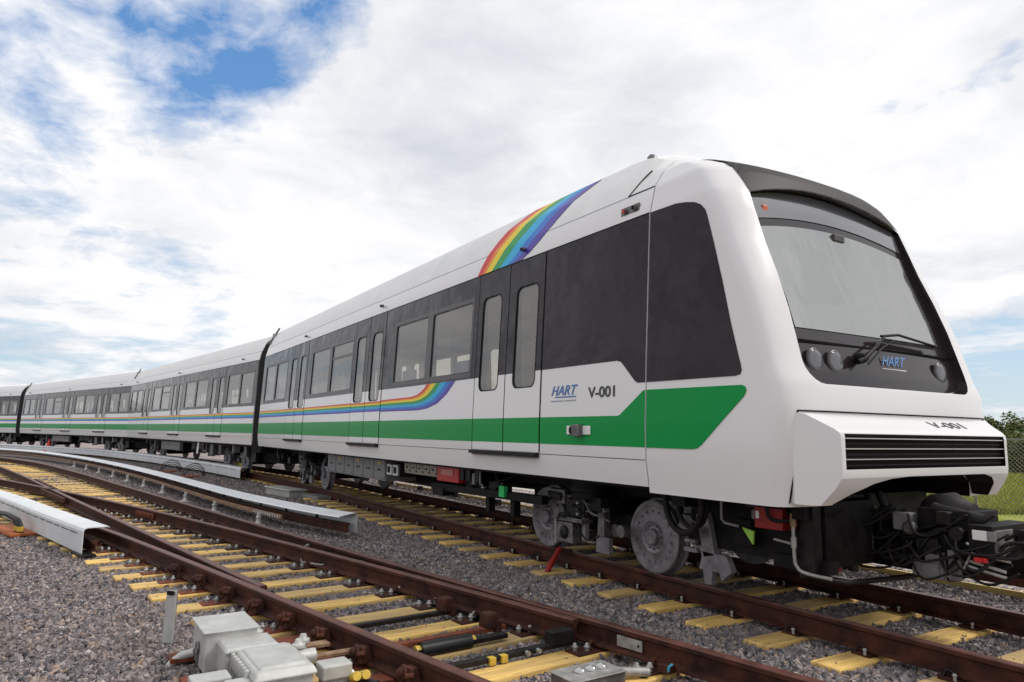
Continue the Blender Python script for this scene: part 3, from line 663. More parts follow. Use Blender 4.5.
def make_car(lead, name):
    L = 16.25 if lead else 18.20
    DOORS = DOORS_LEAD if lead else DOORS_MID
    car = empty(name)
    cut = []
    def cutter(): c = MB(); cut.append(c); return c
    # interior cavity and openings
    c = cutter(); c.prism([(-1.40, 1.22), (1.40, 1.22), (1.40, 3.1), (1.32, 3.40), (-1.32, 3.40), (-1.40, 3.1)], .35, (14.65 if lead else L-.35), inner)
    win = [(5.10, 6.38), (6.58, 7.86), (10.10, 11.34), (11.54, 12.78), (.42, 1.52), (1.68, 2.78)]
    if not lead: win = [(4.95, 6.28), (6.48, 7.82), (10.27, 11.6), (11.8, 13.13), (.35, 1.42), (1.58, 2.62), (15.45, 16.6), (16.76, 17.9)]
    win = [(a, b_, 2.20, 3.14) for a, b_ in win]
    dg = [(d+s*.42-.235, d+s*.42+.235) for d in DOORS for s in (-1, 1)]
    c = cutter()
    for side in (-1, 1):
        for a, b_, z0, z1 in win: c.prism([(x, z) for x, z in rrect(a, z0, b_, z1, .04, 3)], side*1.30, side*1.70, frit, axis=1)
        for a, b_ in dg: c.prism([(x, z) for x, z in rrect(a, ZG0, b_, ZG1, .09, 4)], side*1.30, side*1.70, frit, axis=1)
    # body
    mb = MB(); solid_profile(mb, 0, L, white, mf=lambda z, bot: dark if bot else (whiteroof if z > 3.8 else white), xs=[15.62, 15.74, 15.85, 15.93, 16.0, 16.09, 16.18] if lead else None)
    body = merged(mb, 'body', car, 28)
    side_parts = []
    for side in (-1, 1):
        mb = MB()
        xe = 15.84 if lead else L-.004
        band = [(.004, 2.10), (xe, 2.10)]+([(15.90, 2.085), (15.96, 2.03), (16.11, 1.885), (16.15, 1.87), (L-.004, 1.87)] if lead else [])+[(L-.004, 3.48), (.004, 3.48)]
        skin(mb, band, black, .003, .008, side); side_parts.append(merged(mb, 'window_band', car))
    # doors
    RZ = [(1.73, RB[6]), (1.757, RB[5]), (1.785, RB[4]), (1.815, RB[3]), (1.845, RB[2]), (1.872, RB[1]), (1.888, RB[0]), (1.905, white)]
    for side in (-1, 1):
        for di, d in enumerate(DOORS):
            rainbow = (not lead) or di < 2
            for s in (-1, 1):
                x0, x1 = (d-.775, d-.008) if s < 0 else (d+.008, d+.775)
                mb = MB(); zs = [(1.185, white), (1.28, green), (1.57, white)]+(RZ if rainbow else [])+[(2.10, black), (3.47, None)]
                for (za, ma), (zb, _) in zip(zs, zs[1:]): skin(mb, [(x0, za), (x1, za), (x1, zb), (x0, zb)], ma, .007, .016, side)
                o = merged(mb, 'door', car); side_parts.append(o)
    # cut everything
    cobs = []
    for c in cut: cobs.append(merged(c, 'cutter'))
    boolean(body, cobs)
    for o in side_parts: boolean(o, cobs[1:])
    kill(*cobs)
    body.data.set_sharp_from_angle(angle=R_(28))
    # stripes and rainbow stuck on the side
    for side in (-1, 1):
        mb = MB(); z0, z1 = 1.28, 1.57
        gp = [(.003, z0), (L-.003, z0), (L-.003, 1.80), (16.215, 1.795), (16.19, 1.775), (15.90, 1.58), (15.87, 1.57), (.003, z1)] if lead else [(.003, z0), (L-.003, z0), (L-.003, z1), (.003, z1)]
        skin(mb, gp, green, .0025, .005, side); mb.build('green_stripe', car)
        mb = MB()
        if lead:
            # bands fan out towards the front and rise into the window band
            tp = [(.003, 1.905), (5, 1.905), (9, 1.915), (10.9, 1.93), (11.1, 1.95), (11.27, 2.0), (11.38, 2.05), (11.44, 2.098)]
            bt = [(.003, 1.73), (5, 1.73), (9, 1.725), (11.15, 1.715), (11.5, 1.735), (11.85, 1.80), (12.15, 1.93), (12.40, 2.098)]
            fr = [0, .09, .18, .34, .52, .70, .86, 1.0]
            for k in range(7):
                A = [tuple(Vector(p).lerp(Vector(q), fr[k])) for p, q in zip(tp, bt)]; B = [tuple(Vector(p).lerp(Vector(q), fr[k+1])) for p, q in zip(tp, bt)]
                for i in range(len(A)-1): skin(mb, [B[i], B[i+1], A[i+1], A[i]], RB[k], .0025, .005, side)
        else:
            for (za, ma), (zb, _) in zip(RZ, RZ[1:]): skin(mb, [(.003, za), (L-.003, za), (L-.003, zb), (.003, zb)], ma, .0025, .005, side)
        mb.build('rainbow_stripe', car)
    # lines: door seams, sills, panel joints
    mb = MB()
    for side in (-1, 1):
        for d in DOORS:
            for q in (-.787, 0, .787): skin(mb, [(d+q-.008, 1.18), (d+q+.008, 1.18), (d+q+.008, 3.49), (d+q-.008, 3.49)], seam, .0045 if q else .0082, .006, side)
        skin(mb, [(.003, 1.165), (L-.003, 1.165), (L-.003, 1.171), (.003, 1.171)], dark2, .0018, .004, side)
        skin(mb, [(.003, 3.752), (L-.003, 3.752), (L-.003, 3.764), (.003, 3.764)], grey_t, .0018, .004, side)
        skin(mb, [(.003, 3.478), (L-.003, 3.478), (L-.003, 3.490), (.003, 3.490)], seam, .0050, .006, side)
    mb.build('panel_seams', car)
    for side in (-1, 1):
        for d in DOORS:
            mb = MB(); mb.box((d, side*1.55, 1.155), (1.56, .07, .045), rubber); mb.box((d, side*1.535, 1.125), (1.5, .03, .02), greyeq); mb.build('door_sill', car, bevel=.006)
    # panes with their frames
    for side in (-1, 1):
        for a, b_, z0, z1 in win:
            mb = MB(); skin(mb, [(a-.01, z0-.01), (b_+.01, z0-.01), (b_+.01, z1+.01), (a-.01, z1+.01)], pane_m, -.012, .004, side)
            p = mb.build('window_pane', car)
            if abs(a-6.58) < .01 or abs(a-6.48) < .01:
                m2 = MB(); skin(m2, [(a, 2.86), (b_, 2.86), (b_, 2.91), (a, 2.91)], frame_grey, -.002, .006, side); m2.build('hopper_bar', p)
        for a, b_ in dg:
            mb = MB(); skin(mb, [(a-.01, ZG0-.01), (b_+.01, ZG0-.01), (b_+.01, ZG1+.01), (a-.01, ZG1+.01)], pane_m, -.006, .004, side); mb.build('door_pane', car)
            mb = MB(); O = rrect(a-.014, ZG0-.014, b_+.014, ZG1+.014, .095, 4); I = rrect(a, ZG0, b_, ZG1, .09, 4)
            for i in range(len(O)):
                j = (i+1) % len(O); skin(mb, [O[i], O[j], I[j], I[i]], rubber, .010, .004, side)
            mb.build('door_gasket', car)
        for i in range(0, len(win), 2):
            a, b_ = win[i][0], win[i+1][1]; mb = MB()
            for p in ([(a-.06, 2.13), (b_+.06, 2.13), (b_+.06, 2.185), (a-.06, 2.185)], [(a-.06, 3.155), (b_+.06, 3.155), (b_+.06, 3.21), (a-.06, 3.21)],
                      [(a-.06, 2.185), (a-.015, 2.185), (a-.015, 3.155), (a-.06, 3.155)], [(b_+.015, 2.185), (b_+.06, 2.185), (b_+.06, 3.155), (b_+.015, 3.155)],
                      [(win[i][1]+.015, 2.185), (win[i+1][0]-.015, 2.185), (win[i+1][0]-.015, 3.155), (win[i][1]+.015, 3.155)]):
                skin(mb, p, frame_grey, .006, .004, side)
            mb.build('window_frame', car)
    # roof details
    mb = MB()
    for x in ((4.35, 9.3, 14.02) if lead else (1.2, 9.0, 16.7)):
        for side in (-1,):
            mb.cyl((x, -1.42, 3.62), (x, -1.475, 3.615), .028, steel, 12); mb.cyl((x, -1.47, 3.615), (x, -1.485, 3.614), .018, dark, 12)
    mb.build('door_sensor', car)
    # inside
    mb = MB(); mb.box((7.5, 0, 1.235), (14.2, 2.7, .03), floor_m); mb.build('floor', car)
    xs = [.6, 1.3, 2.3, 5.3, 6.2, 7.3, 10.3, 11.2, 12.2]+([] if lead else [15, 16, 17])
    for i, x in enumerate(xs):
        for side in (-1, 1):
            if (i+side) % 3 == 0 and side < 0: continue
            mb = MB(); mb.box((x, side*1.02, 1.70), (.44, .42, .07), seat_m); mb.box((x, side*1.30, 2.05), (.44, .08, .70), seat_m); mb.box((x, side*1.05, 1.45), (.1, .3, .44), greyeq); mb.build('seat', car, bevel=.02)
    mb = MB()
    for side in (-1, 1):
        mb.tube([(.5, side*.62, 3.02), (14.2, side*.62, 3.02)], .018, yellow_m, 8)
        for x in (3.2, 4.7, 8.0, 9.6, 13.0, 14.3, 6.5, 11.4): mb.tube([(x, side*.62, 1.24), (x, side*.62, 3.3)], .017, yellow_m if int(x) % 2 else silver, 8)
    mb.build('grab_rail', car)
    # underframe
    mb = MB(); mb.box((L/2, 0, .95), (L-.1, 2.70, .12), dark); mb.box((L/2, .30, .83), (L-.3, 1.9, .20), dark)
    for a, b_, z in ((.3, 1.9, .45), (4.75, 9.9, .45), (9.9, 12.9, .66), (16.0, L+(1.05 if lead else -.2), .34)): mb.box(((a+b_)/2, .35, (z+.9)/2), (b_-a, 1.5, .9-z), dark)  # dark equipment masses added to block the bright ground beyond
    if lead: mb.box((16.9, -.60, .64), (1.4, .62, .50), dark); mb.box((17.75, .25, .50), (.7, .7, .30), dark); mb.box((18.25, .45, .46), (.5, .3, .22), dark2)
    mb.box((L/2, 1.10, .70), (L-.5, .08, .46), dark)  # added dark plate along the far side, stops light showing under the skirt
    mb.build('underframe_and_light_block', car)
    return car, body, L

def gaiter(car, x0, x1):
    mb = MB(); n = 7; pr = [(1.47, .72), (1.50, 1.2), (1.50, 1.5), (1.48, 2.1), (1.42, 3.46), (1.35, 3.74), (1.23, 4.0), (1.06, 4.17), (.4, 4.30)]
    full = [(-y, z) for y, z in pr]+[(y, z) for y, z in pr[::-1]]; N_ = len(full); vs = []
    for k in range(2*n+1):
        ins = .0 if k % 2 else .07
        for y, z in full: vs.append((x0+(x1-x0)*k/(2*n), y*(1-ins/1.5), z-(ins if z > 2 else -ins)))
    fs = [(k*N_+i, k*N_+(i+1) % N_, (k+1)*N_+(i+1) % N_, (k+1)*N_+i) for k in range(2*n) for i in range(N_)]
    mb.add(vs, fs, rubber); o = mb.build('gangway_bellows', car)
    mb = MB()
    for s in (-1, 1): mb.bar((x0+.02, s*1.36, 3.86), (x0+.05, s*1.10, 4.36), .05, .05, steel, up=(1, 0, 0)); mb.box((x0+.06, s*1.2, 4.12), (.05, .16, .12), greyeq)
    mb.build('gangway_bracket', car)

# ---- leading car
lead, body, L = make_car(True, 'train_car')
tag(lead, 'leading white driverless train car with a raked windscreen, black side glass and the number V-001', 'train car', 'cars of the white train')
# cab shell: superellipse sections stacked over the height
def cab_shell():
    zs = [.88, 1.0, 1.17, 1.35, 1.50, 1.60, 1.78, 1.86, 1.95, 2.10, 2.4, 2.7, 3.0, 3.3, 3.48, 3.52, 3.56, 3.60, 3.64, 3.68, 3.72, 3.76, 3.80, 3.835, 3.87, 3.91, 3.95, 3.985, 4.02, 4.055, 4.09, 4.12, 4.15, 4.18, 4.21, 4.245, 4.28, 4.31, 4.34, 4.37, 4.39, 4.405, 4.416]
    X0 = 16.265; rows = []
    ths = [0, .06, .12, .2, .3, .42, .55, .7, .85, 1.0, 1.13, 1.25, 1.36, 1.45, 1.53, math.pi/2]
    for z in zs:
        w = wz(z) if z > .93 else 1.49; F, R = Fz(z), Rz(z); half = [(X0, w)]
        for q in (.25, .5, .75): half.append((X0+(F-R-X0)*q, w))
        for t in ths:
            t = max(t, 0.0); half.append((F-R+R*math.sin(t)**(2/nz_(z)), w*max(0, math.cos(t))**(2/nz_(z)) if t < 1.57 else 0))
        row = [(x, -y, zk(x, z)) for x, y in half]+[(x, y, zk(x, z)) for x, y in half[-2::-1]]
        rows.append(row)
    n = len(rows[0]); vs = [p for r in rows for p in r]; fs = []
    for i in range(len(rows)-1):
        for k in range(n-1): fs.append((i*n+k, i*n+k+1, (i+1)*n+k+1, (i+1)*n+k))
        fs.append((i*n+n-1, i*n, (i+1)*n, (i+1)*n+n-1))
    mb = MB(); mb.add(vs, fs, white, True); mb.add(vs[:n], [tuple(range(n))[::-1]], dark); mb.add(vs[-n:], [tuple(range(n))], white)
    return merged(mb, 'cab_shell', lead)
cab = cab_shell()
ARCH = lambda y: 3.485+.175*(1-(abs(y)/1.13)**2)
op = [(-1.02, 1.80), (1.02, 1.80)]; 
for k in range(1, 6): t = R_(-90+90*k/5); op.append((1.02+.18*math.cos(t), 1.98+.18*math.sin(t)))
for k in range(0, 13): y = 1.13-2.26*k/12; op.append((y, ARCH(y)))
for k in range(0, 5): t = R_(180+90*k/5); op.append((-1.02+.18*math.cos(t), 1.98+.18*math.sin(t)))
c1 = MB(); c1.prism(op, 16.62, 18.4, frit); c1 = merged(c1, 'cutter')
c2 = MB(); c2.prism([(-1.12, .80), (1.12, .80), (1.05, 1.02), (.8, 1.13), (-.8, 1.13), (-1.05, 1.02)], 17.0, 18.4, dark); c2 = merged(c2, 'cutter')
boolean(cab, [c1, c2]); kill(c1, c2); cab.data.set_sharp_from_angle(angle=R_(24))
# windscreen: glass surface set back inside the opening
def face_grid(mb, ys, zf, nz, m, off, th=.01, xf=None):
    """grid on the nose surface; zf(y) -> (z0, z1)"""
    vs = []; n = len(ys)
    for y in ys:
        z0, z1 = zf(y)
        for k in range(nz+1):
            z = z0+(z1-z0)*k/nz; X_ = (xf or front)(y, z); vs.append((X_+off, y, zk(X_, z)+(off*.8 if xf is None and z > 3.8 else 0)))
    fs = [(i*(nz+1)+k, (i+1)*(nz+1)+k, (i+1)*(nz+1)+k+1, i*(nz+1)+k+1) for i in range(n-1) for k in range(nz)]; o = len(vs)
    vs2 = [(x-th, y, z) for x, y, z in vs]; mb.add(vs, fs, m, True); mb.add(vs2, [f[::-1] for f in fs], m, True)
def lin(a, b_, n): return [a+(b_-a)*i/n for i in range(n+1)]
GX = lambda y, z: Fz(max(z, 1.9))-.020-.012*(z-1.9)-.02*(y/1.2)**2
mb = MB(); face_grid(mb, lin(-1.205, 1.205, 24), lambda y: (1.785, ARCH(y)+.03), 24, frit, -.058, xf=GX); g = mb.build('windscreen_surround', lead, fix=False)
mb = MB(); face_grid(mb, lin(-1.06, 1.06, 24), lambda y: (2.27, 3.18+.10*(1-(y/1.06)**2)), 16, wsm, -.050, .004, xf=GX); mb.build('windscreen', lead, fix=False)
mb = MB(); face_grid(mb, lin(-1.085, 1.085, 24), lambda y: (3.26+.10*(1-(y/1.06)**2), ARCH(y)-.012), 4, mat('sign_glass', (.09, .09, .10), .10, coat=.5, ior=2.1), -.050, .004, xf=GX); mb.build('destination_glass', lead, fix=False)
mb = MB(); mb.box((GX(-1, 3.4)-.045, -.93, 3.36), (.02, .07, .09), mat('orange_lamp', (.6, .12, .04), .3)); mb.build('marker_lamp', lead, bevel=.008)
mb = MB(); mb.box((GX(0, 2.2)-.045, 0, 2.16), (.008, 2.34, .018), seam); mb.build('windscreen_seam', lead)
mb = MB(); mb.box((GX(0, 3.25)-.04, .02, 3.24), (.03, .16, .07), frame_grey); mb.build('camera_housing', lead, bevel=.01)
for y in (-.95, -.69, .91):
    mb = MB(); n = Vector((1, 0, .03)); o = Vector((GX(y, 2.0)-.052, y, 2.0)); mb.lathe(o, n, [(0, .105), (.010, .103), (.014, .093)], frame_grey, 28); h = mb.build('headlight', lead)
    mb = MB(); mb.lathe(o+Vector((.012, 0, 0)), n, [(0, .088), (.004, .085), (.006, .055), (.007, .001)], lampglass, 28); mb.build('lens', h)
# black/grey hood between the pillars above the windscreen
mb = MB(); 
def ztop(y):
    w = abs(y)/.865; z = 4.20
    while z > 3.6 and wz(z) < w: z -= .005
    return z
face_grid(mb, lin(-1.12, 1.12, 32), lambda y: (ARCH(y)+.004, max(ARCH(y)+.05, ztop(y))), 30, panel_grey, .010, .018); mb.build('hood_panel', lead, fix=False)
# wiper
mb = MB(); a = Vector((GX(-.4, 2.06)+.03, -.40, 2.05)); b_ = Vector((GX(.0, 2.28)+.03, .02, 2.27)); c = Vector((GX(.84, 2.26)+.02, .86, 2.25))
mb.lathe(a-Vector((.06, 0, 0)), (1, 0, 0), [(0, .05), (.05, .045), (.09, .03)], dark, 14); mb.tube([a+Vector((.01, -.09, -.04)), a+Vector((.02, 0, 0)), a.lerp(b_, .5)+Vector((.03, 0, .01)), b_], [.022, .02, .014, .011], dark, 8)
mb.tube([a+Vector((.02, .03, -.05)), a.lerp(b_, .6)+Vector((.03, .03, -.03)), b_+Vector((0, .15, -.02))], .008, dark, 6)
mb.tube([b_+Vector((0, -.05, 0)), b_+Vector((.01, .2, .03)), c], .012, dark, 8); mb.bar(b_+Vector((-.01, -.02, -.03)), c+Vector((-.01, 0, -.015)), .014, .035, rubber); mb.build('wiper', lead)
# side glass and green vinyl on the cab
for side in (-1, 1):
    mb = MB(); gl = [(16.27, 1.87), (17.29, 1.865), (17.335, 1.875), (17.35, 1.905), (17.34, 1.95), (17.24, 2.30), (17.15, 2.66), (17.05, 3.02), (16.975, 3.27), (16.95, 3.33), (16.90, 3.385), (16.83, 3.425), (16.72, 3.455), (16.6, 3.475), (16.27, 3.48)]
    skin(mb, gl, black, .0065, .010, side, True, .03, .15); o = mb.build('cab_side_glass', lead, fix=False)
    for pp in o.data.polygons: pass
    mb = MB(); gg = [(16.27, 1.28), (16.83, 1.28), (16.88, 1.288), (16.93, 1.32), (17.37, 1.70), (17.395, 1.74), (17.385, 1.775), (17.35, 1.79), (16.27, 1.80)]
    skin(mb, gg, green, .0065, .010, side, True, .03, .15); mb.build('green_tail', lead, fix=False)
mb = MB(); solid_profile(mb, 16.15, 16.275, seam, inset=.022, zbot=.95, xs=[16.2]); merged(mb, 'joint_core', lead)
mb = MB()
for side in (-1, 1):        # hatch lines on the roof side
    skin(mb, [(15.87, 3.755), (15.878, 3.755), (16.095, 4.04), (16.088, 4.05)], seam, .008, .010, side, xstep=.04)
    skin(mb, [(15.87, 3.768), (16.25, 3.768), (16.25, 3.755), (15.87, 3.755)], seam, .0038, .005, side)
mb.build('hatch_seam', lead)
mb = MB(); mb.lathe((15.80, -.98, 4.27), (0, 0, 1), [(-.02, .055), (.02, .05), (.045, .03), (.055, .005)], steel, 16); mb.build('antenna', lead)
mb = MB()
o = Vector(skin_pt(15.95, 3.595, .004, -1, False)); mb.box(o, (.27, .012, .085), steel)
for q, mm in ((-.07, red), (.07, dark)): mb.cyl(o+Vector((q, -.006, 0)), o+Vector((q, -.03, 0)), .030, steel, 14); mb.cyl(o+Vector((q, -.028, 0)), o+Vector((q, -.038, 0)), .020, mm, 12)
mb.build('door_signal', lead, bevel=.003)
# rainbow on the roof side
lft = [(12.86, 3.495), (12.92, 3.62), (13.03, 3.78), (13.17, 3.93), (13.36, 4.08), (13.62, 4.20), (13.95, 4.28), (14.5, 4.33), (15.0, 4.345), (15.42, 4.35)]
rgt = [(13.98, 3.495), (14.16, 3.58), (14.32, 3.68), (14.48, 3.80), (14.62, 3.93), (14.80, 4.07), (14.98, 4.17), (15.15, 4.25), (15.32, 4.31), (15.46, 4.34)]
mb = MB(); fr = [0, .12, .20, .34, .52, .70, .84, 1.0]
for k in range(7):
    A = [Vector(p).lerp(Vector(q), fr[k]) for p, q in zip(lft, rgt)]; B = [Vector(p).lerp(Vector(q), fr[k+1]) for p, q in zip(lft, rgt)]
    for i in range(len(A)-1):
        a, b_, c, d = A[i], B[i], B[i+1], A[i+1]
        for s in range(4):
            t0, t1 = s/4, (s+1)/4
            q = [a.lerp(d, t0), b_.lerp(c, t0), b_.lerp(c, t1), a.lerp(d, t1)]
            vs = [skin_pt(p.x, p.y, .006, -1, False) for p in q]; mb.add(vs, [(0, 1, 2, 3)], RB[k])
mb.build('rainbow_arc', lead, fix=False)
# lettering
sn = lambda x, z, off=.0045: skin_pt(x, z, off, -1, False)
def sidetext(s, x0, x1, z0, z1, m, nm, shear=0., w=0.):
    o = text(s, (x1-x0, z1-z0), m, nm, lead, shear, w); place(o, sn(x0, z0), (1, 0, 0), Vector(sn(x0, z1))-Vector(sn(x0, z0)))
sidetext('HART', 14.75, 15.22, 1.80, 1.905, blue_t, 'lettering', .35, .01)
sidetext('V-001', 15.40, 15.82, 1.755, 1.865, dark_t, 'fleet_number', 0, .02)
mb = MB()
for z, x0, x1 in ((1.775, 14.82, 15.2), (1.735, 14.74, 14.96), (1.735, 14.98, 15.2)): skin(mb, [(x0, z), (x1, z), (x1, z+.012), (x0, z+.012)], blue_t if z > 1.75 else grey_t, .0045, .004)
mb.build('lettering_underline', lead)
o = text('HART', (.36, .085), mat('text_blue_light', (.12, .28, .62), .4), 'lettering', lead, .35, .01); place(o, (GX(.15, 2.0)-.0568, -.02, 2.02), (0, 1, 0), (-.05, 0, 1))
mb = MB(); mb.box((GX(.15, 2.0)-.056, .16, 1.985), (.004, .36, .016), whitep); mb.build('lettering_underline', lead)
# plug box on the green stripe
mb = MB(); o = Vector(sn(15.26, 1.43, .01)); mb.box(o, (.40, .012, .09), whitep); mb.box(o+Vector((.02, -.03, 0)), (.12, .06, .12), steel); mb.lathe(o+Vector((-.06, -.01, 0)), (0, -1, 0), [(0, .045), (.04, .045), (.045, .02)], dark, 14); mb.build('side_socket', lead, bevel=.006)

# bumper
def bumper():
    mb = MB()
    secs = [(17.60, 1.36, 1.56, .925), (17.70, 1.395, 1.578, .905), (17.76, 1.335, 1.568, .90), (17.83, 1.285, 1.52, .90), (17.93, 1.24, 1.46, 1.03), (17.965, 1.222, 1.43, 1.10), (17.972, 1.218, 1.40, 1.15)]
    vs = []
    for x, w, zt, zb in secs: vs += [(x, -w, zb), (x, w, zb), (x, w, zt), (x, -w, zt)]
    fs = [(i*4+k, i*4+(k+1) % 4, i*4+4+(k+1) % 4, i*4+4+k) for i in range(len(secs)-1) for k in range(4)]+[(3, 2, 1, 0), tuple(len(vs)-4+i for i in range(4))]
    mb.add(vs, fs, white); o = merged(mb, 'bumper', lead)
    ar = [(-1.16, .80), (1.16, .80), (1.12, .93), (1.04, 1.02), (.90, 1.085), (.7, 1.11), (-.30, 1.11), (-.55, 1.09), (-.80, 1.04), (-1.02, .96), (-1.12, .90)]
    ar = [(-1.20, .80), (1.14, .80), (1.12, .92), (1.06, 1.01), (.96, 1.07), (.8, 1.10), (-.35, 1.10), (-.6, 1.085), (-.80, 1.05), (-1.0, .98), (-1.14, .91)]
    c = MB(); c.prism(ar, 17.2, 18.4, dark); c = merged(c, 'cutter')
    d = MB(); d.prism([(-1.17, 1.165), (1.17, 1.165), (1.17, 1.42), (-1.17, 1.42)], 17.88, 18.4, seam); d = merged(d, 'cutter')
    boolean(o, [c, d]); kill(c, d); o.data.set_sharp_from_angle(angle=R_(20))
    md = o.modifiers.new('b', 'BEVEL'); md.width = .010; md.segments = 3; md.limit_method = 'ANGLE'; md.angle_limit = R_(12)
    m3 = MB(); m3.box((17.91, 0, 1.29), (.06, 2.36, .25), mat('grille_black', (.007, .004, .004), .7, spec=.1))
    for z in (1.235, 1.312, 1.388): m3.box((17.952, 0, z), (.03, 2.39, .009), silver)
    for z in (1.19, 1.27, 1.35, 1.41): m3.box((17.945, 0, z), (.012, 2.34, .012), dark)
    g = m3.build('grille', o, bevel=.002)
    t = text('V-001', (.52, .095), dark_t, 'fleet_number', o, .0, .0); place(t, (17.893, .20, 1.4865), (0, 1, 0), (-.10, 0, .06))
    m3 = MB(); P = [(front(y, 1.588)+.003, y, 1.588) for y in lin(-1.36, 1.36, 40)]
    m3.tube(P, .0065, seam, 6)
    for q in (-1, 1): m3.tube([(front(1.36+.035*k/8, 1.588-.68*k/8)+.002, q*(1.36+.035*k/8), 1.588-.68*k/8) for k in range(9)], .0065, seam, 6)
    m3.build('bumper_seam', o)
bumper()

# underfloor gear of the leading car
bogie(lead, 14.60, seed=3); bogie(lead, 3.27, seed=5)
underfloor_case(lead, 'equipment_case', 5.5, 8.95, .50, .93, -1.12, greyeq, 6)
louvre(lead, 'air_inlet', 9.15, 9.75, .62, .84, -1.18, dark2)
underfloor_case(lead, 'equipment_box', 9.82, 11.1, .70, .93, -1.12, beige, 5, .5)
mb = MB(); mb.box((11.5, -1.0, .78), (.72, .3, .24), red); mb.box((11.5, -1.156, .80), (.4, .012, .09), mat('red_label', (.7, .25, .22), .5)); mb.build('red_box', lead, bevel=.01)
mb = MB(); mb.bar((10.9, -1.08, .56), (14.0, -1.08, .60), .10, .10, dark); mb.bar((10.9, .3, .56), (13.6, .3, .60), .10, .10, dark); mb.box((11.2, -1.06, .50), (.35, .2, .12), dark); mb.box((12.0, -.95, .76), (.2, .2, .3), dark2)
for x in (12.55, 13.2): mb.box((x, -1.0, .45), (.10, .10, .25), dark)
for x in (11.95, 12.15, 12.4): mb.box((x, -1.12, .80), (.12, .05, .18), dark2)
mb.box((12.3, -1.13, .75), (.07, .03, .16), greyeq); mb.tube([(12.46, -1.12, .92), (12.5, -1.14, .70), (12.6, -1.14, .66)], .015, galv, 6); mb.build('battery_frame', lead, bevel=.006)
mb = MB(); mb.box((13.12, -1.14, .64), (.13, .06, .14), ltgreen); mb.build('green_tag', lead, bevel=.003)
mb = MB(); mb.prism([(16.90, .63), (17.02, .61), (17.01, .50)], -1.02, -1.04, lime, axis=1); mb.build('lime_tag', lead)
mb = MB(); mb.box((17.22, -1.0, .74), (.27, .2, .17), darkred); mb.box((17.12, -1.105, .76), (.035, .01, .06), whitep); mb.box((17.05, -1.0, .75), (.09, .08, .08), steel); mb.build('red_box', lead, bevel=.01)
mb = MB(); mb.box((11.0, -.9, .9), (1.2, .1, .03), dark)
rnd = random.Random(11)
for k in range(60):
    x = rnd.choice([rnd.uniform(4.9, 5.4), rnd.uniform(12, 13.6), rnd.uniform(16.3, 17.5), rnd.uniform(.3, 2.6), rnd.uniform(16.3, 17.5)]); d = (rnd.uniform(.06, .25), rnd.uniform(.06, .3), rnd.uniform(.05, .22))
    mb.box((x, rnd.uniform(-1.1, -.3), rnd.uniform(.58, .88)), d, rnd.choice([dark, dark2, dark, dark, dark2]))
for k in range(36):
    x = rnd.choice([rnd.uniform(4.7, 5.5), rnd.uniform(12, 13.7), rnd.uniform(16.1, 17.5), rnd.uniform(.2, 2.6)]); z = rnd.uniform(.6, .9); y = rnd.uniform(-1.15, -.8)
    mb.hose([(x, y, .93), (x+.02, y, z), (x+rnd.uniform(.05, .2), y+.03, z-rnd.uniform(.0, .12)), (x+rnd.uniform(.2, .45), y+.1, z+.02)], rnd.uniform(.007, .016), rnd.choice([dark, rubber, steel, rubber]), 6)
mb.build('underfloor_pipes', lead, bevel=.004)
# big hose, lifeguard bracket and pipes ahead of the first wheel
mb = MB(); mb.torus((16.28, -1.10, .78), (.15, 1, 0), .27, .030, rubber, 0, 360, 32); mb.torus((16.34, -1.05, .76), (.1, 1, 0), .20, .022, rubber, 0, 360, 28); mb.build('air_hose', lead)
mb = MB(); mb.box((16.14, -.88, .60), (.16, .05, .30), steel, Matrix.Rotation(.5, 3, 'Y')); mb.box((16.42, -.92, .50), (.14, .10, .38), wheel_m, Matrix.Rotation(-.22, 3, 'Y')); mb.box((16.50, -.92, .27), (.34, .09, .16), wheel_m, taper=.75)
mb.prism([(16.36, .36), (16.66, .34), (16.72, .22), (16.60, .12), (16.56, .22), (16.50, .22), (16.48, .07), (16.40, .07), (16.38, .2)], -.97, -.90, wheel_m, axis=1); mb.box((16.22, -.93, .34), (.16, .06, .04), wheel_m); mb.box((16.22, -.93, .42), (.14, .06, .035), wheel_m)
mb.build('wheel_guard', lead, bevel=.006)
mb = MB(); mb.hose([(17.44, -1.08, .93), (17.44, -1.08, .50), (17.46, -1.08, .40), (17.52, -1.06, .36), (17.70, -1.0, .34)], .014, galv, 8); mb.cyl((17.44, -1.08, .80), (17.44, -1.08, .70), .024, tan, 8); mb.cyl((17.44, -1.08, .62), (17.44, -1.08, .54), .022, galv, 8)
mb.tube([(17.26, -1.08, .58), (17.44, -1.08, .565)], .011, galv, 6); mb.tube([(16.72, -1.08, .9), (16.72, -1.08, .68), (16.76, -1.08, .65), (16.9, -1.08, .64)], .013, greyeq, 6)
mb.build('air_pipe', lead)
mb = MB(); mb.box((17.52, -.98, .62), (.12, .10, .50), dark2); mb.box((17.40, -.90, .40), (.5, .12, .10), dark); mb.build('guard_post', lead)
mb = MB(); mb.box((17.33, -.75, .36), (.40, .25, .05), darkred); mb.bar((17.2, -.7, .8), (17.2, -.7, .3), .10, .10, dark); mb.bar((17.2, .7, .8), (17.2, .7, .3), .10, .10, dark)
mb.tube([(17.45, -1.02, .33), (17.62, -.70, .27), (17.70, 0, .27), (17.70, .55, .28), (17.72, .72, .34), (17.72, .82, .42)], .022, dark2, 8); mb.cyl((17.72, .74, .36), (17.73, .86, .44), .026, whitep, 8); mb.build('obstacle_bar', lead)
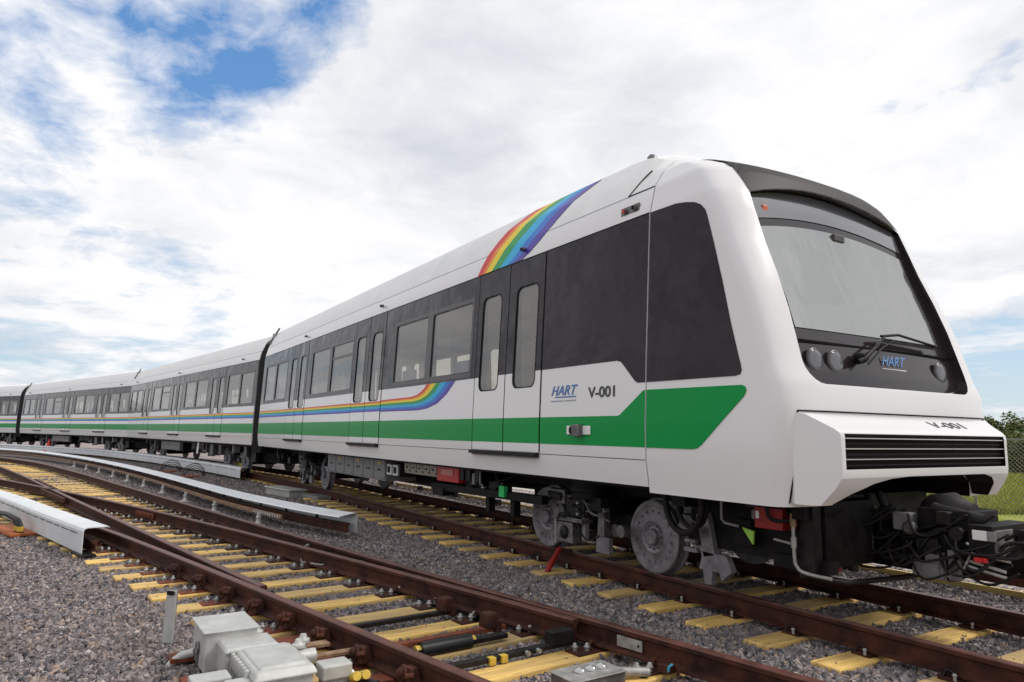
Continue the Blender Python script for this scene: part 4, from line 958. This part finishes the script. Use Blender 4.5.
# coupler
cp = empty('coupler', (17.4, 0, .68), 0, lead)
def CP(name, f, bevel=.006): mb = MB(); f(mb); return mb.build(name, cp, bevel=bevel)
def f(mb):
    mb.tube([(-.4, 0, 0), (.35, 0, 0)], .085, dark, 16); mb.lathe((-.15, 0, 0), (1, 0, 0), [(0, .15), (.04, .17), (.06, .12), (.12, .12), (.14, .16), (.18, .14)], dark2, 20); mb.box((-.25, 0, .14), (.3, .35, .12), dark)
CP('draw_bar', f)
def f(mb):
    mb.box((.72, 0, 0), (.42, .46, .36), dark, taper=.92); mb.lathe((.50, 0, .10), (1, 0, .1), [(0, .13), (.05, .17), (.22, .18), (.30, .12), (.36, .09)], dark2, 22); mb.cyl((.62, -.15, .17), (.98, -.15, .11), .055, dark2, 14)
    mb.lathe((.50, -.27, .02), (0, -1, 0), [(0, .06), (.03, .055), (.05, .03)], steel, 16); mb.box((.75, -.25, .12), (.10, .08, .10), dark2); mb.box((.62, -.24, -.10), (.16, .06, .12), dark2); mb.cyl((.85, -.24, .02), (.85, -.30, .02), .05, dark2, 12); mb.box((.42, -.20, .06), (.14, .12, .14), greyeq)
CP('coupler_head', f, .012)
def f(mb):
    mb.box((1.02, 0, -.02), (.16, .62, .24), dark); mb.box((1.10, -.16, -.02), (.03, .26, .18), steel); mb.box((1.02, -.315, .03), (.10, .01, .07), whitep); mb.box((1.13, .14, -.02), (.05, .2, .16), dark2); mb.box((1.10, -.32, .03), (.06, .012, .07), greyeq)
CP('electric_head', f)
def f(mb):
    r = random.Random(4)
    for k in range(44):
        x0 = r.uniform(-.3, 1.0); y0 = r.uniform(-.36, -.1); z0 = r.uniform(-.22, .16)
        mb.hose([(x0, y0, z0), (x0+r.uniform(.03, .12), y0-.05, z0-r.uniform(.02, .14)), (x0+r.uniform(.15, .3), y0-.02, z0-r.uniform(-.05, .16)), (x0+r.uniform(.3, .45), y0+.03, z0+r.uniform(-.04, .08))], r.uniform(.007, .015), r.choice([dark, rubber, cable, dark2]), 6)
    mb.tube([(.05, -.1, .24), (.10, -.12, .12), (.03, -.12, .02)], .03, rubber, 8); mb.tube([(.15, -.1, .26), (.22, -.12, .12), (.15, -.12, .02)], .03, rubber, 8)
CP('coupler_hose', f, 0)
def f(mb):
    mb.box((.66, -.24, -.24), (.13, .05, .20), wheel_m); mb.box((.80, -.24, -.22), (.07, .06, .22), wheel_m); mb.box((.60, -.22, -.28), (.2, .12, .10), wheel_m)
    for z in (-.04, -.16, -.20): mb.tube([(.92, -.3, z), (1.15, -.26, z-.05)], .013, galv, 6)
    mb.tube([(.90, -.32, -.22), (.96, -.32, -.10), (1.2, -.3, -.13)], .010, galv, 6)
CP('coupler_lever', f, .004)
CP('red_tap', lambda mb: (mb.box((1.02, -.32, -.14), (.09, .03, .035), red), mb.cyl((1.02, -.31, -.14), (1.02, -.36, -.14), .02, red, 8)), .003)
def f(mb):
    mb.tube([(-.1, .6, -.13), (.35, .2, -.13), (.35, -.35, -.13)], .02, dark, 8); mb.tube([(-.30, .38, -.10), (-.12, -.30, -.10)], .030, whitep, 10)
    mb.tube([(.0, .48, -.12), (.26, .02, -.12)], .028, whitep, 10)
CP('guide_rod', f, 0)
gaiter(lead, .0, -1.05)

# ---- following cars
mid, mbody, ML = make_car(False, 'train_car')
bogie(mid, 14.60, detail=False, seed=3); bogie(mid, 3.27, detail=False, seed=5)
underfloor_case(mid, 'equipment_case', 5.6, 8.6, .50, .93, -1.12, greyeq, 5)
underfloor_case(mid, 'equipment_box', 10.4, 12.0, .62, .93, -1.12, dark2, 4, .5)
mb = MB(); rnd = random.Random(5)
mb.box((9, -.75, .87), (17.4, .9, .05), dark)
for k in range(60):
    h = rnd.uniform(.12, .50); mb.box((rnd.uniform(.4, 17.4), rnd.uniform(-1.12, -.4), .88-h/2), (rnd.uniform(.08, .5), rnd.uniform(.10, .3), h), rnd.choice([dark, dark2, dark, steel, greyeq]))
mb.build('underfloor_gear', mid)
gaiter(mid, .0, -.12)
GC = 'cars of the white train'
def put(c, front_xy, h, label, gap, sx=1.):
    c.location = (front_xy[0]-ML*sx*math.cos(h), front_xy[1]-ML*sx*math.sin(h), 0); c.rotation_euler = (0, 0, h); c.scale.x = sx; tag(c, label, 'train car', GC)
    return (c.location.x-gap*math.cos(h), c.location.y-gap*math.sin(h))
p = put(mid, (-1.15, .02), R_(7.6), 'white train car coupled directly behind the leading one', .12)
c3 = copy_tree(mid); p = put(c3, p, R_(16.6), 'white train car in the middle of the curve, behind the second one', 1.4, 1.06)
for ch in [c for c in c3.children if c.name.startswith('gangway_bellows')]: ch.data = ch.data.copy(); [setattr(v, 'co', (v.co.x*11, v.co.y, v.co.z)) for v in ch.data.vertices]
c4 = copy_tree(mid); p = put(c4, p, R_(26), 'last white train car, cut off by the left edge of the picture', .2)

# ------------------------------------------------------------------ covered conductor rails
def cover_prof(w, h, t=.006, open_side=-1, drop=0):
    """inverted L / hood profile: top with rounded shoulders and one closed long side"""
    s = -open_side; a = [( -s*w/2, h-.015-drop), (-s*(w/2-.02), h-drop), (s*(w/2-.05), h), (s*(w/2-.015), h-.015), (s*w/2, h-.05), (s*w/2, 0)]
    b = [(s*(w/2-t*1.5), 0), (s*(w/2-t*1.5), h-.05), (s*(w/2-.02), h-.022), (s*(w/2-.05), h-.012), (-s*(w/2-.02), h-.012-drop), (-s*(w/2-t), h-.02-drop)]
    return a+b
def cond_rail(path, label, zb, h, w, open_side, root_loc, posts=2.5, strap=False, ends=None):
    e = empty('third_rail', root_loc); e2 = lambda pts: [(p[0]-root_loc[0], p[1]-root_loc[1]) for p in pts]; P = e2(path)
    mb = MB(); sweep(mb, P, cover_prof(w, h, open_side=open_side, drop=.035 if open_side < 0 else 0), lambda j: alu, zb); mb.build('cover', e, bevel=0)
    mb = MB(); sweep(mb, P if ends is None else [p for p in P if p[0]+root_loc[0] < ends], [(-.035, .08), (.035, .08), (.035, .05), (.008, .04), (.008, -.03), (.04, -.04), (.04, -.05), (-.04, -.05), (-.04, -.04), (-.008, -.03), (-.008, .04), (-.035, .05)], lambda j: rust, zb+.06); mb.build('conductor', e)
    return e, P
midp = catmull([(10.62, -2.35), (9.43, -2.66), (6.68, -3.12), (3.46, -3.46), (-1.31, -3.96), (-7.3, -4.72), (-14.4, -5.92), (-21.8, -7.65), (-27, -9.6), (-34, -13.2), (-42, -18.5)], .5)
e, P = cond_rail(midp, 'long conductor rail under a white top cover, open towards the turnout', -.12, .285, .33, -1, (10.6, -2.35, 0))
# posts behind the cover, insulators and the front bar
for k, (q, a) in enumerate(walk(P, 1.15)):
    if q.x < -24: break
    mb = MB(); mb.box((q.x, q.y+.145, -.0), (.05, .02, .20), dark2, a); mb.build('cover_post', e)
IN = offset(P, -.30)
for k, (q, a) in enumerate(walk(IN, 2.4)):
    if q.x < -24: break
    mb = MB(); mb.box((q.x, q.y, -.225), (.24, .20, .02), boxgrey, a); mb.lathe((q.x, q.y, -.22), (0, 0, 1), [(0, .07), (.03, .055), (.05, .045), (.11, .038), (.13, .05), (.15, .03)], boxgrey, 16); mb.box((q.x, q.y, -.055), (.10, .03, .06), boxgrey, a)
    mb.build('insulator', e, bevel=.004)
BAR = [p for p in offset(P, -.20) if p[0] < -1.2]
mb = MB(); sweep(mb, BAR, [(-.02, .03), (.02, .03), (.02, -.03), (-.02, -.03)], lambda j: tan, -.03); bar = mb.build('support_bar', e)
mb = MB()
for q, a in walk(BAR, .10)[:11]: mb.box((q.x, q.y-.022, -.028), (.05, .012, .05), boxgrey, a)
mb.build('bar_slots', e)
nearp = offset(catmull([(10.66, -5.74), (7.88, -6.42), (5.25, -7.05), (1.5, -8.1), (-2.5, -9.35), (-7, -11.1), (-12, -13.4), (-20, -17.6)], .5), .14)
e, P = cond_rail(nearp, 'conductor rail under an aluminium hood at the left edge, ending beside the front rail', -.17, .315, .30, 1, (10.6, -5.6, 0))
mb = MB()
for q, a in walk(offset(P, -.1505), .42):
    mb.box((q.x, q.y, .055), (.34, .006, .010), seam, a)
mb.build('cover_slot', e)
mb = MB(); q = P[0]; mb.box((q[0]-.06, q[1]-.12, -.185), (.46, .16, .035), dark2, .25); mb.build('foot_plate', e, bevel=.006)
farp = offset(catmull([(-2.72, -1.42), (-8.59, -2.05), (-15, -3.0), (-20, -4.0), (-25, -5.2), (-32, -7.8), (-38, -10.6), (-46, -15)], .5), .13)
e, P = cond_rail(farp, 'conductor rail under a grey hood cover close beside the second and third train cars', -.15, .34, .28, 1, (-2.7, -1.2, 0))
mb = MB()
for q, a in walk(offset(P, -.1405), .9): mb.box((q.x, q.y, .09), (.7, .006, .012), seam, a)
mb.build('cover_slot', e)
# conductor rail on the far side of the train, right
e = empty('third_rail', (17.5, 2.35, 0)); tag(e, 'dark conductor rail on short posts behind the nose of the train, right edge', 'third rail')
mb = MB(); mb.box((-4, 0, -.02), (26, .13, .10), rust); mb.box((-4, .02, .045), (26, .20, .03), dark2); mb.build('conductor', e, bevel=.01)
for k in range(12):
    mb = MB(); mb.box((4.6-2.15*k, 0, -.2), (.14, .12, .18), dark2); mb.build('post', e, bevel=.004)
mb = MB(); mb.box((-4, .20, -.19), (26, .04, .06), mat('guard_board', (.62, .47, .18), .6, 0, .1, 3)); tag(mb.build('guard_board', loc=(17.5, 2.35, 0)), 'yellow board lying along the ground behind the dark conductor rail', 'board')
# labels of the covered rails
for o in bpy.data.objects:
    if o.name.startswith('third_rail') and o.parent is None and 'label' not in o:
        x = o.location.x, o.location.y
        tag(o, {-5.6: 'conductor rail under an aluminium hood at the left edge, ending beside the front rail', -2.35: 'long conductor rail under a bright white top cover between the turnout and the train track', -1.2: 'conductor rail under a grey hood cover close beside the second and third train cars'}[round(x[1], 2)], 'third rail')

# ------------------------------------------------------------------ point machine and its boxes
e = empty('point_machine', (15.9, -4.85, -.22), .03); tag(e, 'grey cast point machine with stepped boxes bolted beside the front turnout rail', 'point machine')
def PM(name, f, bevel=.012): mb = MB(); f(mb); return mb.build(name, e, bevel=bevel)
def W_(x, y, z): return (x-15.9, y+4.85, z+.22)
def f(mb):
    mb.box(W_(15.70, -4.91, -.07), (.43, .33, .26), boxgrey); mb.box(W_(15.70, -4.91, .055), (.46, .36, .02), boxgrey)
b_ = PM('motor_box', f)
mb = MB(); mb.torus(W_(15.72, -5.085, -.08), (0, 1, 0), .035, .008, steel, seg=16); mb.box(W_(15.72, -5.083, -.12), (.03, .012, .12), steel); mb.build('lock', e)
def f(mb):
    mb.box(W_(16.02, -4.83, -.10), (.24, .32, .17), boxgrey); mb.prism([(-.13, 0), (.13, 0), (.10, .045), (-.12, .05)], -.15, .17, boxgrey, axis=1)
def f(mb): mb.box(W_(16.03, -4.83, -.10), (.26, .33, .17), boxgrey); mb.box(W_(16.03, -4.83, -.008), (.30, .35, .03), boxgrey, taper=.9)
PM('gear_box', f)
def f(mb):
    mb.box(W_(16.42, -4.76, -.13), (.54, .33, .16), boxgrey); mb.box(W_(16.42, -4.76, -.03), (.58, .38, .05), boxgrey, taper=.88); mb.box(W_(16.42, -4.76, .0), (.48, .30, .02), boxgrey, taper=.9)
    for k in range(7): mb.box(W_(16.20+.06*k, -4.955, -.06), (.025, .03, .10), boxgrey)
PM('main_box', f, .014)
def f(mb):
    for q, w in (((15.86, -4.86, .012), .09),): mb.box(W_(*q), (w, .05, .02), steel)
    for x, y in ((15.80, -4.72), (16.25, -4.56), (16.15, -4.50)): mb.cyl(W_(x, y, -.12), W_(x, y, .0), .025, boxgrey, 10); mb.lathe(W_(x, y, -.02), (0, 0, 1), [(0, .045), (.02, .045), (.025, .028), (.05, .02)], boxgrey, 12)
    mb.cyl(W_(16.28, -4.60, -.08), W_(16.28, -4.46, -.08), .05, boxgrey, 12)
PM('bolts', f, .003)
PM('side_box', lambda mb: (mb.box(W_(16.60, -4.44, -.08), (.15, .19, .09), boxgrey), mb.box(W_(16.60, -4.44, -.15), (.13, .15, .08), greyeq)))
def f(mb):
    for y in (-4.34, -4.28): mb.cyl(W_(16.66, y, -.13), W_(16.74, y, -.10), .028, yellow_m, 10)
    mb.cyl(W_(16.66, -4.31, -.17), W_(16.78, -4.22, -.17), .035, cable, 10); mb.cyl(W_(16.62, -4.36, -.14), W_(16.60, -4.32, -.12), .03, whitep, 10)
PM('cable_glands', f, .002)
PM('front_box', lambda mb: mb.box(W_(16.42, -5.13, -.11), (.15, .22, .11), boxgrey))
PM('front_box', lambda mb: mb.box(W_(16.64, -4.98, -.11), (.20, .20, .11), boxgrey))
def f(mb):
    for x in (15.5, 16.05, 16.62): mb.box(W_(x, -4.55, -.19), (.16, 1.35, .03), rustred)
    mb.box(W_(15.92, -4.52, -.12), (.10, .55, .025), tan); mb.box(W_(16.18, -4.40, -.12), (.07, .5, .025), tan)
PM('base_plates', f, .004)
mb = MB(); mb.tube([W_(15.60, -5.08, -.14), W_(15.56, -5.15, -.16), W_(15.54, -5.20, -.20), W_(15.53, -5.24, -.25)], .028, boxgrey, 12); mb.build('conduit', e)

mb = MB(); mb.box((0, 0, 0), (.09, .012, .40), boxgrey); mb.box((0, .03, 0), (.012, .06, .40), galv); mb.box((.0, -.01, .185), (.06, .02, .03), dark)
o = mb.build('marker_post', bevel=.002, loc=(14.98, -5.19, -.04)); o.rotation_euler = (0, R_(1.5), R_(40)); tag(o, 'short grey steel marker post standing in the ballast left of the point machine', 'post')

e = empty('track_box', (17.30, -2.98, -.20), .05); tag(e, 'flat steel box with three clear domes between the turnout rails', 'junction box')
mb = MB(); mb.box((0, 0, .03), (.24, .42, .10), steel); mb.box((0, 0, .083), (.26, .44, .008), galv); mb.build('case', e, bevel=.004)
for k in range(3): mb = MB(); mb.lathe((0, -.07+.09*k, .085), (0, 0, 1), [(0, .040), (.012, .040), (.026, .030), (.034, .001)], mat('clear_dome', (.45, .45, .45), .05, .6), 20); mb.build('dome', e)
mb = MB(); mb.cyl((.03, .22, .05), (.12, .42, .04), .03, galv, 14); mb.build('cable_gland', e)

e = empty('cable_box', (3.35, -1.35, -.23), .15); tag(e, 'low pale concrete cable box in the ballast beside the train track', 'cable box')
mb = MB(); mb.box((-.5, .05, .08), (1.5, .42, .16), boxgrey); mb.box((-.5, .05, .17), (1.6, .48, .03), boxgrey); mb.build('case', e, bevel=.01)
mb = MB(); mb.box((.9, .25, .05), (.9, .35, .10), greyeq); mb.build('side_case', e, bevel=.01)

# blue tagged clamp, bond cable, red strap, cone, cables, plates
e = empty('rail_clamp', (17.42, -2.42, -.15), .17); tag(e, 'rusty rail clamp with a light blue strap on the far turnout rail', 'clamp')
mb = MB(); mb.box((0, 0, 0), (.10, .07, .05), rust); mb.cyl((-.05, -.02, .01), (-.05, -.02, .08), .010, rust, 8); mb.cyl((.11, -.02, -.02), (.11, -.02, .05), .010, rust, 8); mb.build('body', e, bevel=.006)
mb = MB(); mb.tube([(.05, -.045, .0), (.06, -.05, .03), (.08, -.04, .05)], .008, mat('strap_blue', (.05, .40, .60), .4), 6); mb.build('strap', e)
mb = MB(); a = Vector((11.85, y_at(R1, 11.85)-.06, -.07)); mb.tube([a, a+Vector((.25, -.14, -.04)), a+Vector((.62, -.22, -.09)), a+Vector((1.0, -.10, -.07)), a+Vector((1.12, .16, -.05))], .010, galv, 8); mb.lathe(a+Vector((1.12, .14, -.05)), (0, -1, 0), [(0, .03), (.03, .025)], galv, 10); mb.cyl(a, a+Vector((0, .04, 0)), .02, galv, 10)
tag(mb.build('bond_cable'), 'short steel bond cable looping against the web of the far turnout rail', 'cable')
mb = MB(); mb.box((14.02, -.86, .02), (.30, .06, .03), rust, .3); mb.tube([(14.05, -.90, .04), (14.10, -1.0, -.04), (14.12, -1.08, -.12), (14.16, -1.16, -.21)], [.034, .038, .042, .038], darkred, 4)
tag(mb.build('wheel_chock'), 'red wheel chock with a red strap hanging from the rail under the second wheel', 'chock')
def cone(x, y, label):
    e = empty('traffic_cone', (x, y, -.13)); tag(e, label, 'traffic cone')
    mb = MB(); mb.lathe((0, 0, .03), (0, 0, 1), [(0, .20), (.3, .13), (.62, .05), (.72, .035)], cone_m, 20); mb.build('body', e); mb = MB(); mb.box((0, 0, .015), (.5, .5, .04), cone_m); mb.build('base', e, bevel=.01)
cone(-31.6, -7.45, 'small red traffic cone standing far left beside the covered rail')
mb = MB()
def loops(x, y, label, n=3):
    e = empty('cable_loop', (x, y, -.22), -.75); tag(e, label, 'cable')
    for k in range(n):
        mb = MB(); mb.tube([(.10*k-(.62-.08*k)*math.cos(math.pi*t)-.2, .08*k-.05, (.50-.08*k)*math.sin(math.pi*t)*.85) for t in [i/14 for i in range(15)]], .014, cable, 8); mb.build('cable', e)
    mb = MB(); mb.box((.25, .05, .02), (.9, .30, .04), orange_m); mb.build('plate', e, bevel=.005)
loops(-5.1, -2.55, 'black cable loops rising from an orange plate, the nearer of the two'); loops(-8.2, -2.95, 'black cable loops rising from an orange plate, the farther of the two')
e = empty('cable_loop', (7.7, -6.62, -.22), .3); tag(e, 'black cables with yellow collars on an orange plate at the left edge', 'cable')
mb = MB(); mb.box((0, 0, .03), (1.3, .40, .04), orange_m); mb.build('plate', e, bevel=.005)
for k in range(3):
    mb = MB(); mb.tube([(.35+.1*k, -.05, .03), (.35+.1*k, -.06, .14), (.25+.1*k, -.07, .22), (-.15+.1*k, -.10, .27), (-1.2, -.12, .24)], .035, cable, 10); mb.build('cable', e)
    mb = MB(); mb.cyl((.35+.1*k, -.056, .07), (.35+.1*k, -.06, .14), .042, yellow_m, 10); mb.build('collar', e)
mb = MB(); mb.bar((-7.3, -1.05, .25), (-3.6, -.95, .12), .10, .13, mat('yellow_bar', (.65, .50, .10), .5)); mb.bar((-7.5, -1.06, .26), (-7.3, -1.05, .25), .11, .14, red); tag(mb.build('shoe_beam'), 'yellow beam with a red end hanging low beside the second train car', 'beam')
mb = MB(); mb.prism([(-.28, .22), (.10, .22), (.16, .60), (.0, .60)], -1.72, -1.70, whitep, axis=1); o = mb.build('paper_notice', loc=(-6.2, -.55, .30)); tag(o, 'white sheet hanging from the skirt of the second train car', 'notice')

# ------------------------------------------------------------------ beyond the train: wall, fence, shrubs, grass
mb = MB(); mb.box((-24, 11.2, .05), (70, .25, .62), concrete); mb.box((-24, 11.2, .38), (70, .32, .05), concrete); tag(mb.build('retaining_wall', bevel=.01), 'low pale concrete wall seen under the train beyond the far track', 'wall')
FY = 10.6; e = empty('chain_link_fence', (10, FY, -.23)); tag(e, 'chain link fence with thin posts in front of the grass at the right edge', 'fence')
fence_m = mat('fence_wire', (.20, .19, .16), .6)
def link_mesh():
    mb = MB(); H = 1.62; st = .085; x0, x1 = -9.0, 16.0; r = .0034
    n = int((x1-x0)/st)
    for k in range(-int(H/st), n):
        for s in (1, -1):
            xa = x0+k*st; za = .06; xb = xa+H; zb = .06+H
            if s < 0: xa, xb = xb, xa
            # clip
            pa, pb = Vector((xa, 0, za)), Vector((xb, 0, zb)); 
            def clip(p, q):
                if p.x < x0: t = (x0-p.x)/(q.x-p.x); return p.lerp(q, t)
                if p.x > x1: t = (x1-p.x)/(q.x-p.x); return p.lerp(q, t)
                return p
            if max(xa, xb) <= x0 or min(xa, xb) >= x1: continue
            pa, pb = clip(pa, pb), clip(pb, pa)
            if (pb-pa).length > .02: mb.bar(pa, pb, r*2, r*2, fence_m)
    return mb
link_mesh().build('mesh', e, fix=False)
for k in range(9): mb = MB(); mb.cyl((-9+3.05*k, .03, 0), (-9+3.05*k, .03, 1.66), .028, fence_m, 10); mb.build('post', e)
mb = MB(); mb.cyl((-9, .03, 1.64), (16, .03, 1.64), .016, fence_m, 8); mb.build('top_rail', e)

leaf = bpy.data.materials.new('leaf'); leaf.use_nodes = True; nt = leaf.node_tree; p = nt.nodes['Principled BSDF']; t = nd('ShaderNodeTexCoord'); gi = nd('ShaderNodeNewGeometry')
c = ramp(gi.outputs['Random Per Island'], [(0, (.022, .045, .008)), (.5, (.07, .105, .016)), (.85, (.13, .16, .03)), (1, (.20, .16, .05))]); lk(c, p.inputs['Base Color']); p.inputs['Roughness'].default_value = .6
bark = mat('bark', (.10, .075, .05), .9, 0, .3, 9, bump=.4)
def tree(x, y, h, w, label, cat, seed, leaves=5000, ls=.10):
    r = random.Random(seed); nm = 'shrub' if h < 2.4 else 'tree'; e = empty(nm, (x, y, -.23)); tag(e, label, cat, None)
    tips = []; mb = MB()
    for k in range(7):
        a = r.uniform(0, 6.28); q = [(0+.1*math.cos(a), .1*math.sin(a), 0)]
        for i in range(1, 5): q.append((math.cos(a)*w*.42*(i/4)**1.2*r.uniform(.7, 1.1)+r.uniform(-.1, .1), math.sin(a)*w*.42*(i/4)**1.2*r.uniform(.7, 1.1), h*.86*i/4*r.uniform(.85, 1.05)))
        mb.tube(q, [.07*h/3, .05*h/3, .035*h/3, .02*h/3, .01], bark, 6); tips += [Vector(v) for v in q[2:]]
    mb.build('trunk', e)
    for _ in range(10): tips.append(Vector((r.uniform(-w/2, w/2)*.8, r.uniform(-w/2, w/2)*.8, r.uniform(.15, .8)*h)))
    mb = MB(); L = [(t, r.uniform(.25, .5)*w*.45) for t in tips]
    for _ in range(leaves):
        c, rad = r.choice(L); d = Vector((r.gauss(0, 1), r.gauss(0, 1), r.gauss(0, 1))).normalized()*rad*r.uniform(.3, 1.0)**.5; P = c+d
        if P.z < .03: continue
        u = Vector((r.gauss(0, 1), r.gauss(0, 1), r.gauss(0, .6))).normalized(); v = u.cross(Vector((r.gauss(0, 1), r.gauss(0, 1), r.gauss(0, 1)))).normalized(); s = ls*r.uniform(.6, 1.3)
        mb.add([P-u*s, P+v*s*.45, P+u*s, P-v*s*.45], [(0, 1, 2, 3)], leaf)
    mb.build('crown', e, fix=False)
C0 = cam.matrix_world.translation
def gp(u, depth):       # ground point below picture column u at a given depth
    k = (u-512)/700; q = C0+(fwd+right*k)*depth; return q.x, q.y
for i, (u, dpt, h, w, lab) in enumerate([(1000, 44, 3.1, 3.2, 'bushy green tree directly behind the bumper of the train'), (1020, 46, 2.6, 3.8, 'wide low dark bush at the right edge beside the taller tree'), (1040, 43, 2.5, 4, 'bush just outside the right edge of the picture'),
        (985, 60, 1.9, 5, 'far bush hidden mostly by the nose of the train'), (1032, 34, 1.75, 4.5, 'dark shrub behind the fence, nearest at the right edge'), (1006, 35, 1.7, 4.2, 'dark olive shrub behind the fence beside the bumper'), (975, 36, 1.6, 4.2, 'dark shrub behind the nose of the train')]):
    x, y = gp(u, dpt); tree(x, y, h, w, lab, 'tree' if h >= 2.4 else 'bush', 40+i, 5200 if h > 2.4 else 4200, .11)
# tall grass and weeds along the fence
def grass():
    r = random.Random(2); mb = MB(); gm = bpy.data.materials.new('grass_blade'); gm.use_nodes = True; global nt; nt = gm.node_tree; p = nt.nodes['Principled BSDF']; gi = nd('ShaderNodeNewGeometry')
    c = ramp(gi.outputs['Random Per Island'], [(0, (.11, .15, .008)), (.5, (.30, .34, .012)), (.85, (.46, .46, .03)), (1, (.44, .38, .08))]); lk(c, p.inputs['Base Color']); p.inputs['Roughness'].default_value = .7
    for _ in range(42000):
        dpt = 16+24*r.random()**1.6; u = r.uniform(880, 1060); x, y = gp(u, dpt)
        if y < 8.3: continue
        h = r.uniform(.05, .22); a = r.uniform(0, 6.28); w = .012+.0006*dpt; d = Vector((math.cos(a), math.sin(a), 0)); b = Vector((x, y, -.235)); l = Vector((r.gauss(0, .3), r.gauss(0, .3), 1))*h
        mb.add([b-d*w, b+d*w, b+l], [(0, 1, 2)], gm)
    tag(mb.build('grass', fix=False), 'tall yellow green grass growing behind the fence', 'grass', kind='stuff')
grass()
